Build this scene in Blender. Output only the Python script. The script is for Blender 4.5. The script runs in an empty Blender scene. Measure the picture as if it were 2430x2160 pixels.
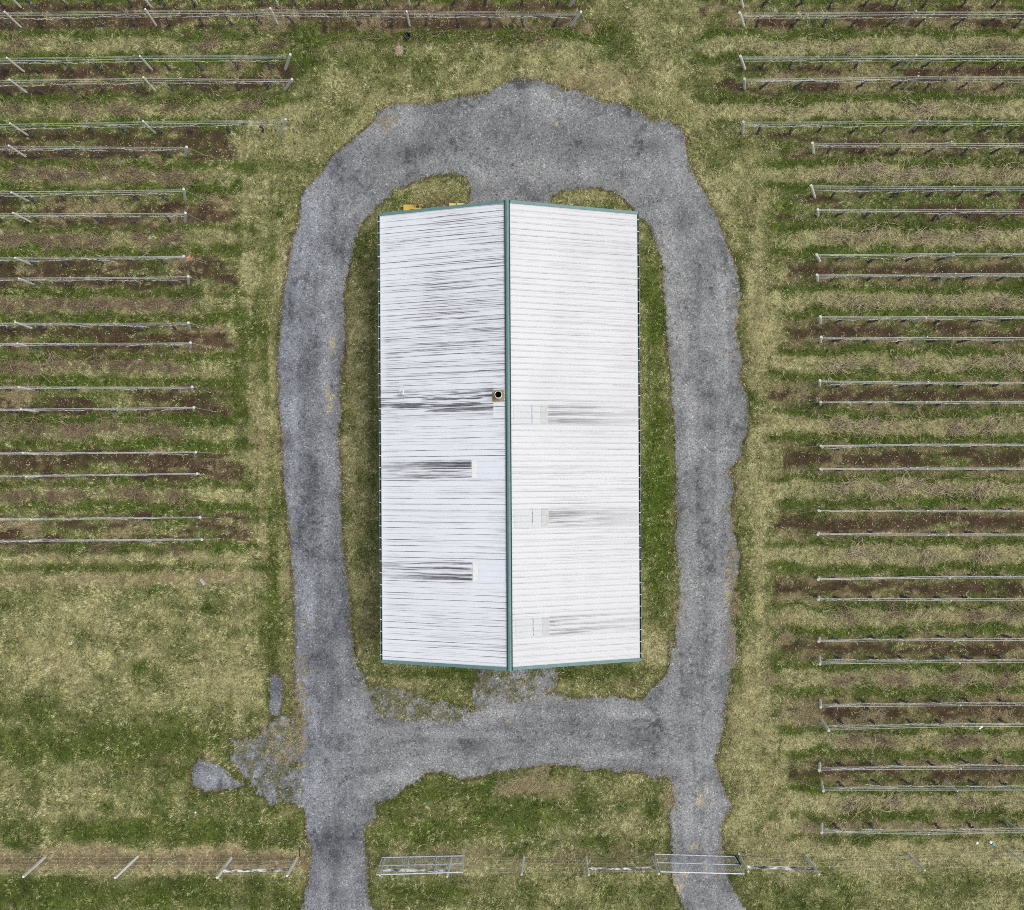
import bpy, bmesh, math, random
import numpy as np
from mathutils import Vector, Matrix

random.seed(7)
RNG = np.random.default_rng(11)
SC = bpy.context.scene
COL = SC.collection

# ------------------------------------------------------------------ camera, sky, sun, exposure
H = 50.0                        # drone height
NX, NY = 1215.0, 1135.0         # pixel of the photograph that lies straight below the drone
FPX = 2000.0                    # focal length in pixels of the photograph (2430 x 2160)
cd = bpy.data.cameras.new("drone_camera")
cam = bpy.data.objects.new("drone_camera", cd)
COL.objects.link(cam)
cam.location = (0, 0, H)
cam.rotation_euler = (0, 0, 0)
cd.sensor_fit = 'HORIZONTAL'
cd.sensor_width = 36.0
cd.lens = 36.0 * FPX / 2430.0
cd.shift_y = (NY - 1080.0) / 2430.0
cd.clip_start = 0.5
cd.clip_end = 2000.0
SC.camera = cam

SUN_EL, SUN_AZ = math.radians(62), math.radians(80)     # azimuth measured from +Y (north) clockwise
w = bpy.data.worlds.new("World")
SC.world = w
w.use_nodes = True
nt = w.node_tree
bg = nt.nodes["Background"]
sky = nt.nodes.new("ShaderNodeTexSky")
sky.sky_type = 'NISHITA'
sky.sun_disc = False
sky.sun_elevation = SUN_EL
sky.sun_rotation = SUN_AZ
sky.air_density = 1.0
sky.dust_density = 4.0
sky.ozone_density = 0.6
hs = nt.nodes.new("ShaderNodeHueSaturation")          # thin cloud cover: a paler sky
hs.inputs["Saturation"].default_value = 0.30
nt.links.new(sky.outputs[0], hs.inputs["Color"])
nt.links.new(hs.outputs[0], bg.inputs[0])
bg.inputs[1].default_value = 0.15

sl = bpy.data.lights.new("sun", 'SUN')
sl.energy = 0.62
sl.angle = math.radians(28)
sl.color = (1.0, 0.98, 0.95)
sun = bpy.data.objects.new("sun", sl)
COL.objects.link(sun)
sd = Vector((math.sin(SUN_AZ) * math.cos(SUN_EL), math.cos(SUN_AZ) * math.cos(SUN_EL), math.sin(SUN_EL)))
sun.rotation_euler = sd.to_track_quat('Z', 'Y').to_euler()
sun.location = (40, 10, 60)

SC.view_settings.view_transform = 'Standard'
SC.view_settings.look = 'None'
SC.view_settings.gamma = 1.0
SC.cycles.filter_width = 1.0
SC.cycles.use_denoising = False      # keeps the fine grain of grass and gravel
SC.view_settings.exposure = 0.42

# ------------------------------------------------------------------ helpers
def P(px, py, z=0.0):
    """point at height z that stands at photo pixel (px, py) as seen from the drone"""
    s = (H - z) / FPX
    return Vector(((px - NX) * s, (NY - py) * s, z))


def tag(o, label=None, cat=None, group=None, kind=None):
    if label: o["label"] = label
    if cat: o["category"] = cat
    if group: o["group"] = group
    if kind: o["kind"] = kind
    return o


def empty(name, loc, rz=0.0):
    o = bpy.data.objects.new(name, None)
    o.empty_display_size = 0.2
    o.location = loc
    o.rotation_euler = (0, 0, rz)
    COL.objects.link(o)
    return o


class MB:
    """collects shapes, builds ONE mesh object"""
    def __init__(self):
        self.v, self.f = [], []

    def box(self, c, s, rot=None):
        b = len(self.v)
        for dx, dy, dz in ((-1, -1, -1), (1, -1, -1), (1, 1, -1), (-1, 1, -1), (-1, -1, 1), (1, -1, 1), (1, 1, 1), (-1, 1, 1)):
            p = Vector((dx * s[0] / 2, dy * s[1] / 2, dz * s[2] / 2))
            if rot is not None: p = rot @ p
            self.v.append(tuple(p + Vector(c)))
        for q in ((0, 3, 2, 1), (4, 5, 6, 7), (0, 1, 5, 4), (1, 2, 6, 5), (2, 3, 7, 6), (3, 0, 4, 7)):
            self.f.append(tuple(b + i for i in q))
        return self

    def tube(self, pts, rad, sides=6, cap=True, phase=0.0):
        pts = [Vector(p) for p in pts]
        n = len(pts)
        if not hasattr(rad, '__len__'): rad = [rad] * n
        b = len(self.v)
        ref = None
        for i, p in enumerate(pts):
            d = (pts[min(i + 1, n - 1)] - pts[max(i - 1, 0)])
            d.normalize()
            if ref is None:
                ref = Vector((0, 0, 1)) if abs(d.z) < 0.9 else Vector((1, 0, 0))
            a = d.cross(ref)
            if a.length < 1e-4: a = d.cross(Vector((0.3, 1, 0.2)))
            a.normalize()
            c = d.cross(a).normalized()
            for k in range(sides):
                t = 2 * math.pi * k / sides + phase
                self.v.append(tuple(p + (a * math.cos(t) + c * math.sin(t)) * rad[i]))
        for i in range(n - 1):
            for k in range(sides):
                k2 = (k + 1) % sides
                self.f.append((b + i * sides + k, b + i * sides + k2, b + (i + 1) * sides + k2, b + (i + 1) * sides + k))
        if cap:
            self.f.append(tuple(b + k for k in reversed(range(sides))))
            self.f.append(tuple(b + (n - 1) * sides + k for k in range(sides)))
        return self

    def quad(self, *pts):
        b = len(self.v)
        self.v += [tuple(p) for p in pts]
        self.f.append(tuple(range(b, b + len(pts))))
        return self

    def extrude_profile(self, prof, y0, y1, closed=False):
        """profile of (x,z) points swept along y"""
        b = len(self.v)
        n = len(prof)
        for y in (y0, y1):
            for x, z in prof: self.v.append((x, y, z))
        m = n if closed else n - 1
        for i in range(m):
            j = (i + 1) % n
            self.f.append((b + i, b + j, b + n + j, b + n + i))
        if closed:
            self.f.append(tuple(b + i for i in reversed(range(n))))
            self.f.append(tuple(b + n + i for i in range(n)))
        return self

    def mesh(self, name, mat, smooth=False):
        me = bpy.data.meshes.new(name)
        me.from_pydata(self.v, [], self.f)
        if mat: me.materials.append(mat)
        if smooth:
            me.polygons.foreach_set("use_smooth", [True] * len(me.polygons))
        me.update()
        return me

    def build(self, name, mat, parent=None, smooth=False, loc=None):
        o = bpy.data.objects.new(name, self.mesh(name, mat, smooth))
        COL.objects.link(o)
        if parent is not None: o.parent = parent
        if loc is not None: o.location = loc
        return o


def link_mesh(name, me, parent=None, loc=(0, 0, 0), rot=(0, 0, 0), scale=(1, 1, 1)):
    o = bpy.data.objects.new(name, me)
    o.location, o.rotation_euler, o.scale = loc, rot, scale
    if parent is not None: o.parent = parent
    COL.objects.link(o)
    return o


def copy_thing(src, loc, rz, scale, label):
    r = src.copy()
    r.location, r.rotation_euler, r.scale = loc, (0, 0, rz), scale
    r["label"] = label
    COL.objects.link(r)
    for ch in src.children:
        c = ch.copy()
        c.parent = r
        COL.objects.link(c)
    return r


def fast_mesh(name, verts, faces_idx, nside, mat, color=None, smooth=False, attrs=None):
    """numpy arrays -> mesh object; faces_idx is (n, nside)"""
    me = bpy.data.meshes.new(name)
    nv, nf = len(verts), len(faces_idx)
    me.vertices.add(nv)
    me.vertices.foreach_set("co", np.ascontiguousarray(verts, np.float32).ravel())
    me.loops.add(nf * nside)
    me.loops.foreach_set("vertex_index", np.ascontiguousarray(faces_idx, np.int32).ravel())
    me.polygons.add(nf)
    me.polygons.foreach_set("loop_start", np.arange(0, nf * nside, nside, dtype=np.int32))
    me.update(calc_edges=True)
    if smooth: me.polygons.foreach_set("use_smooth", np.ones(nf, bool))
    if color is not None:
        a = me.attributes.new("Col", 'FLOAT_COLOR', 'POINT')
        c4 = np.ones((nv, 4), np.float32)
        c4[:, :3] = color
        a.data.foreach_set("color", c4.ravel())
    for k, val in (attrs or {}).items():
        a = me.attributes.new(k, 'FLOAT', 'POINT')
        a.data.foreach_set("value", np.ascontiguousarray(val, np.float32))
    me.materials.append(mat)
    o = bpy.data.objects.new(name, me)
    COL.objects.link(o)
    return o


# numpy noise
def _h(ix, iy, seed):
    n = (ix.astype(np.int64) * 374761393 + iy.astype(np.int64) * 668265263 + seed * 974634777) & 0xFFFFFFFF
    n = ((n ^ (n >> 13)) * 1274126177) & 0xFFFFFFFF
    n = (n ^ (n >> 16)) & 0xFFFFFF
    return n / float(0xFFFFFF)


def vn(x, y, seed=0):
    fx, fy = np.floor(x), np.floor(y)
    tx, ty = x - fx, y - fy
    tx = tx * tx * tx * (tx * (tx * 6 - 15) + 10)
    ty = ty * ty * ty * (ty * (ty * 6 - 15) + 10)
    ix, iy = fx.astype(np.int64), fy.astype(np.int64)
    a, b = _h(ix, iy, seed), _h(ix + 1, iy, seed)
    c, d = _h(ix, iy + 1, seed), _h(ix + 1, iy + 1, seed)
    return (a + (b - a) * tx) * (1 - ty) + (c + (d - c) * tx) * ty


def fbm(x, y, scale, octv=4, seed=0, gain=0.55, sx=1.0, sy=1.0):
    """0..1, centred on 0.5; scale = size in metres of the largest blobs"""
    t, amp, s = 0.0, 1.0, 0.0
    fx, fy = x / (scale * sx), y / (scale * sy)
    for k in range(octv):
        t = t + amp * vn(fx + 17.3 * k, fy - 9.1 * k, seed + k * 31)
        s += amp
        amp *= gain
        fx, fy = fx * 2.03, fy * 2.03
    return np.clip((t / s - 0.5) * 1.7 + 0.5, 0, 1)


def sstep(a, b, x):
    t = np.clip((x - a) / (b - a), 0, 1)
    return t * t * (3 - 2 * t)


# ------------------------------------------------------------------ materials
def new_mat(name, rough=0.8, metal=0.0, spec=0.3):
    m = bpy.data.materials.new(name)
    m.use_nodes = True
    b = m.node_tree.nodes["Principled BSDF"]
    b.inputs["Roughness"].default_value = rough
    b.inputs["Metallic"].default_value = metal
    b.inputs["Specular IOR Level"].default_value = spec
    return m, m.node_tree, b


def ramp(nt, fac, stops):
    r = nt.nodes.new("ShaderNodeValToRGB")
    el = r.color_ramp.elements
    while len(el) > 1: el.remove(el[-1])
    el[0].position, el[0].color = stops[0][0], (*stops[0][1], 1)
    for p, c in stops[1:]:
        e = el.new(p)
        e.color = (*c, 1)
    nt.links.new(fac, r.inputs[0])
    return r.outputs[0]


def noise(nt, scale, detail=4, rough=0.6, coord='Object', sc=None):
    tc = nt.nodes.new("ShaderNodeTexCoord")
    n = nt.nodes.new("ShaderNodeTexNoise")
    n.inputs["Scale"].default_value = scale
    n.inputs["Detail"].default_value = detail
    n.inputs["Roughness"].default_value = rough
    src = tc.outputs[coord]
    if sc:
        mp = nt.nodes.new("ShaderNodeMapping")
        mp.inputs["Scale"].default_value = sc
        nt.links.new(src, mp.inputs[0])
        src = mp.outputs[0]
    nt.links.new(src, n.inputs["Vector"])
    return n.outputs["Fac"]


def mixc(nt, fac, a, b, mode='MIX'):
    m = nt.nodes.new("ShaderNodeMix")
    m.data_type = 'RGBA'
    m.blend_type = mode
    for inp, v in ((m.inputs["Factor"], fac), (m.inputs[6], a), (m.inputs[7], b)):
        if hasattr(v, "links"): nt.links.new(v, inp)
        elif isinstance(v, (int, float)): inp.default_value = v
        else: inp.default_value = (*v, 1)
    return m.outputs[2]


def bump(nt, bsdf, h, strength=0.4, dist=0.02):
    b = nt.nodes.new("ShaderNodeBump")
    b.inputs["Strength"].default_value = strength
    b.inputs["Distance"].default_value = dist
    nt.links.new(h, b.inputs["Height"])
    nt.links.new(b.outputs[0], bsdf.inputs["Normal"])


def noisy_mat(name, c0, c1, scale=8, rough=0.8, metal=0.0, sc=None, bmp=0.0, spec=0.3, detail=5):
    m, nt, b = new_mat(name, rough, metal, spec)
    f = noise(nt, scale, detail, 0.65, sc=sc)
    nt.links.new(ramp(nt, f, [(0.3, c0), (0.7, c1)]), b.inputs["Base Color"])
    if bmp: bump(nt, b, f, bmp, 0.01)
    return m


def attr_mat(name, rough=0.9, grain=None, grain_amt=0.0, bmp=0.0, translucent=0.0, spec=0.1):
    m, nt, b = new_mat(name, rough, 0, spec)
    a = nt.nodes.new("ShaderNodeAttribute")
    a.attribute_name = "Col"
    c = a.outputs["Color"]
    if grain:
        f = noise(nt, grain, 6, 0.75)
        lo, hi = 1 - grain_amt, 1 + grain_amt
        c = mixc(nt, 1.0, c, ramp(nt, f, [(0.3, (lo,) * 3), (0.7, (hi,) * 3)]), 'MULTIPLY')
        if bmp: bump(nt, b, f, bmp, 0.03)
    nt.links.new(c, b.inputs["Base Color"])
    if translucent:
        t = nt.nodes.new("ShaderNodeBsdfTranslucent")
        nt.links.new(c, t.inputs["Color"])
        mx = nt.nodes.new("ShaderNodeMixShader")
        mx.inputs[0].default_value = translucent
        nt.links.new(b.outputs[0], mx.inputs[1])
        nt.links.new(t.outputs[0], mx.inputs[2])
        nt.links.new(mx.outputs[0], nt.nodes["Material Output"].inputs["Surface"])
    return m


M_GROUND = attr_mat("turf_and_soil", grain=9.0, grain_amt=0.5, bmp=0.6)
M_GRASS = attr_mat("grass_blades", rough=0.85, translucent=0.25)
M_STONES = attr_mat("loose_stones", rough=0.85)

# gravel: patches come with the mesh, stones are voronoi cells
M_GRAVEL, nt, b = new_mat("crushed_gravel", 0.92, 0, 0.15)
a = nt.nodes.new("ShaderNodeAttribute"); a.attribute_name = "Col"
tc = nt.nodes.new("ShaderNodeTexCoord")
vo = nt.nodes.new("ShaderNodeTexVoronoi"); vo.inputs["Scale"].default_value = 15.0
nt.links.new(tc.outputs["Object"], vo.inputs["Vector"])
vo2 = nt.nodes.new("ShaderNodeTexVoronoi"); vo2.inputs["Scale"].default_value = 34.0
nt.links.new(tc.outputs["Object"], vo2.inputs["Vector"])
s1 = nt.nodes.new("ShaderNodeSeparateColor"); nt.links.new(vo.outputs["Color"], s1.inputs[0])
s2 = nt.nodes.new("ShaderNodeSeparateColor"); nt.links.new(vo2.outputs["Color"], s2.inputs[0])
c = mixc(nt, 1.0, a.outputs["Color"], ramp(nt, s1.outputs[0], [(0.0, (0.50,) * 3), (0.2, (0.84,) * 3), (0.8, (1.08,) * 3), (0.96, (1.30,) * 3), (1.0, (1.9,) * 3)]), 'MULTIPLY')
c = mixc(nt, 1.0, c, ramp(nt, s2.outputs[1], [(0.0, (0.75,) * 3), (0.5, (1.0,) * 3), (1.0, (1.25,) * 3)]), 'MULTIPLY')
nt.links.new(c, b.inputs["Base Color"])
fn = noise(nt, 14, 6, 0.75)
bump(nt, b, fn, 0.8, 0.04)

M_WOOD = noisy_mat("weathered_pale_wood", (0.42, 0.41, 0.38), (0.74, 0.73, 0.69), 6, 0.85, sc=(6, 6, 0.6), bmp=0.3)
M_WOODG = noisy_mat("grey_green_treated_wood", (0.33, 0.345, 0.32), (0.58, 0.60, 0.565), 5, 0.85, sc=(6, 6, 0.6), bmp=0.3)
M_WIRE = noisy_mat("galvanised_wire", (0.50, 0.52, 0.49), (0.80, 0.82, 0.78), 2, 0.55, 0.25)
M_TRUNK = noisy_mat("vine_bark", (0.014, 0.013, 0.014), (0.13, 0.12, 0.115), 11, 0.95, bmp=0.8)
M_CANE = noisy_mat("silver_vine_cane", (0.10, 0.09, 0.08), (0.72, 0.69, 0.63), 4, 0.9)
M_TWIGR = noisy_mat("reddish_pruned_cane", (0.075, 0.052, 0.038), (0.34, 0.245, 0.165), 2.6, 0.85)
M_TWIGP = noisy_mat("pale_pruned_cane", (0.12, 0.09, 0.06), (0.55, 0.46, 0.31), 2.6, 0.85)
M_TEAL = noisy_mat("teal_metal_trim", (0.085, 0.175, 0.170), (0.115, 0.215, 0.208), 3, 0.5, 0.0, spec=0.4)
M_TEALD = noisy_mat("closure_shadow_dark", (0.010, 0.022, 0.026), (0.035, 0.06, 0.065), 20, 0.8)
M_GUTTER = noisy_mat("gutter_shade_dark", (0.010, 0.016, 0.018), (0.05, 0.06, 0.058), 6, 0.6)
M_WHITE = noisy_mat("white_painted_metal", (0.70, 0.72, 0.73), (0.82, 0.83, 0.84), 4, 0.5)
M_SIDING = noisy_mat("white_wall_siding", (0.62, 0.63, 0.62), (0.74, 0.75, 0.74), 2, 0.55)
M_FIBRE = noisy_mat("milky_fibreglass_panel", (0.60, 0.635, 0.685), (0.65, 0.68, 0.72), 1.5, 0.45)
M_FIBREW = noisy_mat("clean_fibreglass_panel", (0.455, 0.47, 0.47), (0.485, 0.495, 0.495), 1.5, 0.45)
M_LAP = noisy_mat("cream_lap_sealant", (0.64, 0.635, 0.60), (0.74, 0.735, 0.71), 7, 0.7)
M_LAPD = noisy_mat("mouldy_lap_sealant", (0.42, 0.415, 0.395), (0.49, 0.488, 0.475), 4, 0.8)
M_SCREW = noisy_mat("grey_rubber_washer", (0.16, 0.16, 0.17), (0.34, 0.34, 0.35), 5, 0.7)
M_BRASS = noisy_mat("olive_tan_flashing", (0.19, 0.155, 0.075), (0.36, 0.30, 0.17), 5, 0.6)
M_SOOT = noisy_mat("sooty_black", (0.006, 0.005, 0.006), (0.02, 0.016, 0.016), 6, 0.9)
M_GALV = noisy_mat("galvanised_pipe", (0.44, 0.47, 0.53), (0.64, 0.67, 0.73), 4, 0.45, 0.2)
M_YEL = noisy_mat("faded_yellow_paint", (0.42, 0.29, 0.045), (0.56, 0.40, 0.085), 5, 0.55)
M_YELP = noisy_mat("pale_yellow_paint", (0.48, 0.39, 0.11), (0.60, 0.50, 0.18), 5, 0.55)
M_RAIL, nt, b = new_mat("peeling_white_rail", 0.85, 0, 0.2)
f = noise(nt, 3.2, 6, 0.7, sc=(0.55, 1.6, 1.6))
nt.links.new(ramp(nt, f, [(0.40, (0.03, 0.03, 0.035)), (0.50, (0.22, 0.22, 0.22)), (0.56, (0.62, 0.62, 0.62)), (0.8, (0.72, 0.72, 0.71))]), b.inputs["Base Color"])
M_BLACK = noisy_mat("black_plastic", (0.006, 0.007, 0.012), (0.016, 0.017, 0.024), 6, 0.5)
M_TURQ = noisy_mat("turquoise_plastic", (0.10, 0.34, 0.36), (0.16, 0.44, 0.45), 6, 0.5)
M_CONC = noisy_mat("grey_concrete", (0.30, 0.31, 0.31), (0.48, 0.49, 0.49), 9, 0.9)
M_ORANGE = noisy_mat("orange_ribbon", (0.55, 0.14, 0.08), (0.72, 0.22, 0.12), 9, 0.7)
M_STRAW = noisy_mat("bleached_straw", (0.30, 0.24, 0.15), (0.58, 0.50, 0.36), 9, 0.9)
M_DASH, nt, b = new_mat("rusty_fastener_line", 0.7, 0, 0.2)
f = noise(nt, 7.0, 3, 0.6, sc=(.2, 1, .2))
nt.links.new(ramp(nt, f, [(0.40, (0.46, 0.47, 0.47)), (0.50, (0.20, 0.20, 0.20)), (0.6, (0.16, 0.16, 0.16)), (0.66, (0.46, 0.47, 0.47))]), b.inputs["Base Color"])


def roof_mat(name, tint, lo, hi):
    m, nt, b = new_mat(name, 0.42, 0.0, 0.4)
    a = nt.nodes.new("ShaderNodeAttribute"); a.attribute_name = "grime_shade"
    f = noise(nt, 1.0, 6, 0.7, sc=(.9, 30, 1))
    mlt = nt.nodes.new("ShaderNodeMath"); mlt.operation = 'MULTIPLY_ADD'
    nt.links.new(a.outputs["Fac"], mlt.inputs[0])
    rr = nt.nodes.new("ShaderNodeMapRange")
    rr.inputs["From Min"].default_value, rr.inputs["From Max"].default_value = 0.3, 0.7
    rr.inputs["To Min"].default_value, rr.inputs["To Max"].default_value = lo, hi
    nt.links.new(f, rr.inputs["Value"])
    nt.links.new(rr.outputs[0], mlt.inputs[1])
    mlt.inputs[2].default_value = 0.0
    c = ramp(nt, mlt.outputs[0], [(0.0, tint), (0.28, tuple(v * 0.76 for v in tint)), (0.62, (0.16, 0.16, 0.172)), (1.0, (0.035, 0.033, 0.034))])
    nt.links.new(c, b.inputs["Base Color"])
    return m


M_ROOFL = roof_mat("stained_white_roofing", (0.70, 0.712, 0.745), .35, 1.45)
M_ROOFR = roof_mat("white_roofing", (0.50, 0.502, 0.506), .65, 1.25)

# ------------------------------------------------------------------ layout fields (photo pixels of the ground)
K = 2430.0 / 2044.0            # coordinates below are read off a 2044 px wide copy of the photograph
FX0, FX1, FY0, FY1, FS = -34.0, 34.0, -29.0, 31.5, 0.08
gx = np.arange(FX0, FX1 + 1e-6, FS)
gy = np.arange(FY0, FY1 + 1e-6, FS)
WX, WY = np.meshgrid(gx, gy)           # metres
PX, PY = NX + WX * 40.0, NY - WY * 40.0  # photo pixels
OX, OY = PX / K, PY / K


def c2(pts, sc, ox, oy):
    return [((x / sc + ox) / K, (y / sc + oy) / K) for x, y in pts]


outer = [(603, 1817), (612, 1760), (622, 1700), (612, 1655), (607, 1610), (595, 1560), (597, 1500), (600, 1440), (590, 1380), (585, 1330),
         (588, 1250), (583, 1180), (580, 1100), (575, 1050), (570, 1000), (567, 950), (561, 900), (560, 860), (555, 800), (554, 740), (558, 680),
         (560, 620), (567, 580), (575, 540), (583, 480), (595, 440), (604, 400), (612, 375), (640, 350), (660, 320), (690, 290), (720, 265),
         (745, 245), (765, 214), (800, 208), (860, 207), (920, 195), (970, 185), (1000, 168), (1035, 156), (1080, 158), (1112, 168), (1125, 182),
         (1170, 186), (1200, 200), (1240, 205), (1262, 215), (1300, 238), (1330, 234), (1350, 250), (1368, 270), (1372, 300), (1385, 350), (1410, 385),
         (1430, 430), (1445, 480), (1465, 520), (1478, 570), (1475, 620), (1468, 660), (1480, 710), (1480, 760), (1495, 800), (1497, 840), (1485, 880),
         (1478, 915), (1463, 935), (1468, 975), (1460, 1020), (1468, 1060), (1475, 1100), (1475, 1140), (1464, 1180), (1461, 1220), (1468, 1270),
         (1470, 1310), (1460, 1350), (1455, 1380), (1448, 1420), (1440, 1470), (1430, 1520), (1440, 1560), (1460, 1610), (1440, 1650), (1445, 1700),
         (1452, 1750), (1470, 1790), (1490, 1817), (1540, 1990), (590, 1990)]
lawn = [(1380, 1990), (1365, 1817), (1345, 1770), (1338, 1720), (1336, 1650), (1345, 1600)] + c2(
    [(1968, 1080), (1940, 985), (1850, 1000), (1780, 960), (1640, 960), (1560, 945), (1430, 965), (1380, 935), (1290, 935), (1190, 945), (1000, 950),
     (900, 985), (740, 1010), (620, 965), (510, 970), (480, 1020), (390, 1060), (330, 1115), (235, 1150), (225, 1230), (170, 1310), (165, 1420),
     (175, 1560), (180, 1700), (205, 1773)], 2.4627, 800, 1440) + [(760, 1990)]
isl = c2([(1300, 1330), (770, 1330), (772, 1150), (765, 1090), (745, 1035), (700, 1010), (600, 1010), (500, 1040), (400, 1085), (330, 1120),
          (280, 1170), (220, 1225), (180, 1275), (140, 1330), (110, 1430), (80, 1530), (50, 1640), (40, 1770)], 2.4627, 800, 0)
isl += [(687, 640), (687, 700), (683, 760), (680, 830), (680, 900), (683, 960), (683, 1040), (685, 1090), (690, 1130), (697, 1200), (705, 1270), (713, 1330)]
isl += c2([(165, 400), (185, 480), (225, 590), (280, 625), (400, 640), (510, 640), (640, 650), (740, 640), (800, 600), (860, 560), (950, 520), (1100, 540), (1230, 470), (1290, 490),
           (1330, 530), (1420, 522), (1620, 520), (1700, 545), (1800, 545), (1830, 480), (1900, 420), (1935, 370), (1940, 290), (1945, 200)], 2.4627, 800, 1440)
isl += [(1345, 1290), (1350, 1230), (1355, 1180), (1350, 1100), (1352, 1040), (1350, 980), (1345, 920), (1342, 860), (1340, 800), (1337, 740),
        (1333, 690), (1330, 640), (1325, 580), (1320, 530), (1310, 490), (1300, 460), (1285, 443)]
isl += c2([(1720, 1235), (1690, 1190), (1640, 1130), (1580, 1110), (1490, 1100), (1400, 1110), (1310, 1115), (1250, 1150), (1250, 1330)], 2.4627, 800, 0)
padA = c2([(1150, 970), (1190, 910), (1260, 930), (1340, 960), (1390, 1020), (1470, 1060), (1400, 1090), (1230, 1105), (1160, 1080)], 2.524, 0, 1440)
padB = c2([(1610, 430), (1650, 390), (1690, 430), (1690, 560), (1670, 650), (1630, 650), (1610, 560)], 2.524, 0, 1440)
mixA = c2([(1380, 800), (1580, 740), (1620, 690), (1790, 600), (1830, 1170), (1620, 1160), (1500, 1060), (1390, 930)], 2.524, 0, 1440)
mixB = c2([(790, 600), (830, 330), (1270, 330), (1290, 500), (1330, 560), (1000, 640)], 2.4627, 800, 1440)
mixC = c2([(190, 470), (330, 470), (740, 600), (820, 640), (640, 720), (480, 760), (250, 700)], 2.4627, 800, 1440)


def sdf(poly):
    """signed distance (positive inside) in 2044-px units"""
    p = np.array(poly, float)
    q = np.roll(p, -1, axis=0)
    best = np.full(OX.shape, 1e9)
    ins = np.zeros(OX.shape, bool)
    for (x0, y0), (x1, y1) in zip(p, q):
        dx, dy = x1 - x0, y1 - y0
        t = np.clip(((OX - x0) * dx + (OY - y0) * dy) / (dx * dx + dy * dy + 1e-9), 0, 1)
        d = (OX - x0 - t * dx) ** 2 + (OY - y0 - t * dy) ** 2
        np.minimum(best, d, out=best)
        if y0 != y1:
            c = ((y0 > OY) != (y1 > OY)) & (OX < (OY - y0) / dy * dx + x0)
            ins ^= c
    d = np.sqrt(best)
    return np.where(ins, d, -d)


sd_outer, sd_lawn, sd_isl = sdf(outer), sdf(lawn), sdf(isl)
rag = (fbm(WX, WY, 0.45, 4, 3, 0.95) - 0.5) * 1.0 + (fbm(WX, WY, 1.8, 3, 4) - .5) * .6
GR = np.minimum(np.minimum(sd_outer, -sd_lawn), -sd_isl)
GR = np.maximum(GR, np.maximum(sdf(padA), sdf(padB)))
GR = GR + rag * 9.0
mixn = fbm(WX, WY, 0.55, 5, 8, 0.85)
GR0 = GR.copy()
MIXF = np.zeros_like(GR)               # share of moss and grass growing through thin gravel
for poly, bias in ((mixA, .02), (mixB, -.06), (mixC, .10)):
    sd = sdf(poly)
    z = sstep(-10, 12, sd)
    GR = np.maximum(GR, sd + rag * 16 + (mixn - .5) * 14)
    MIXF = np.maximum(MIXF, z * sstep(.64, .40, mixn - bias) * sstep(14, 2, GR0))
MIXF = np.maximum(MIXF, sstep(9, 0, GR) * sstep(.44, .70, fbm(WX, WY, .5, 4, 12, .8)) * .8)
# worn earth beside the drive comes through where the gravel thins

def blob(cx, cy, rx, ry):
    return np.exp(-((OX - cx) / rx) ** 2 - ((OY - cy) / ry) ** 2)


LPAIRS = [(15, 61), (164, 213), (315, 370), (473, 526), (622, 673), (779, 825), (929, 973), (1076, 1126), (1227, 1278)]
RPAIRS = [(16, 61), (163, 210), (316, 363), (467, 511), (620, 666), (766, 812), (915, 960), (1061, 1115), (1212, 1266), (1370, 1418), (1517, 1559),
          (1662, 1709), (1811, 1856), (1955, 1962)]
LEND = [1385, 700, 560, 560, 555, 560, 568, 572, 570]
RSTART = [1680, 1690, 1835, 1850, 1850, 1845, 1840, 1845, 1850, 1850, 1855, 1870, 1870, 1890]

n3 = fbm(WX, WY, 3.2, 5, 21)
n1 = fbm(WX, WY, 1.1, 5, 22, 0.65)
nx = fbm(WX, WY, 1.0, 5, 23, 0.6, sx=2.6, sy=0.55)
nx2 = fbm(WX, WY, 1.5, 5, 24, 0.6, sx=1.3, sy=0.6)
nfine = fbm(WX, WY, .45, 4, 27, .8)
nvert = fbm(WX, WY, 0.7, 4, 28, 0.6, sx=.75, sy=9.0)
nlong = fbm(WX, WY, 0.7, 4, 29, 0.6, sx=8, sy=1.0)
dry = 0.44 + 0.55 * (n3 - 0.5) + 0.62 * (n1 - 0.5)
soil = np.zeros_like(dry)
tan = np.zeros_like(dry)
vivid = np.clip((fbm(WX, WY, 1.6, 4, 33) - 0.55) * 1.6, 0, 1) * 0.5
vine_zone = np.zeros_like(dry)

wy = PY + (fbm(WX, WY, 1.3, 4, 41) - 0.5) * 22
wx = PX + (fbm(WX, WY, 1.2, 4, 42) - 0.5) * 60


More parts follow.
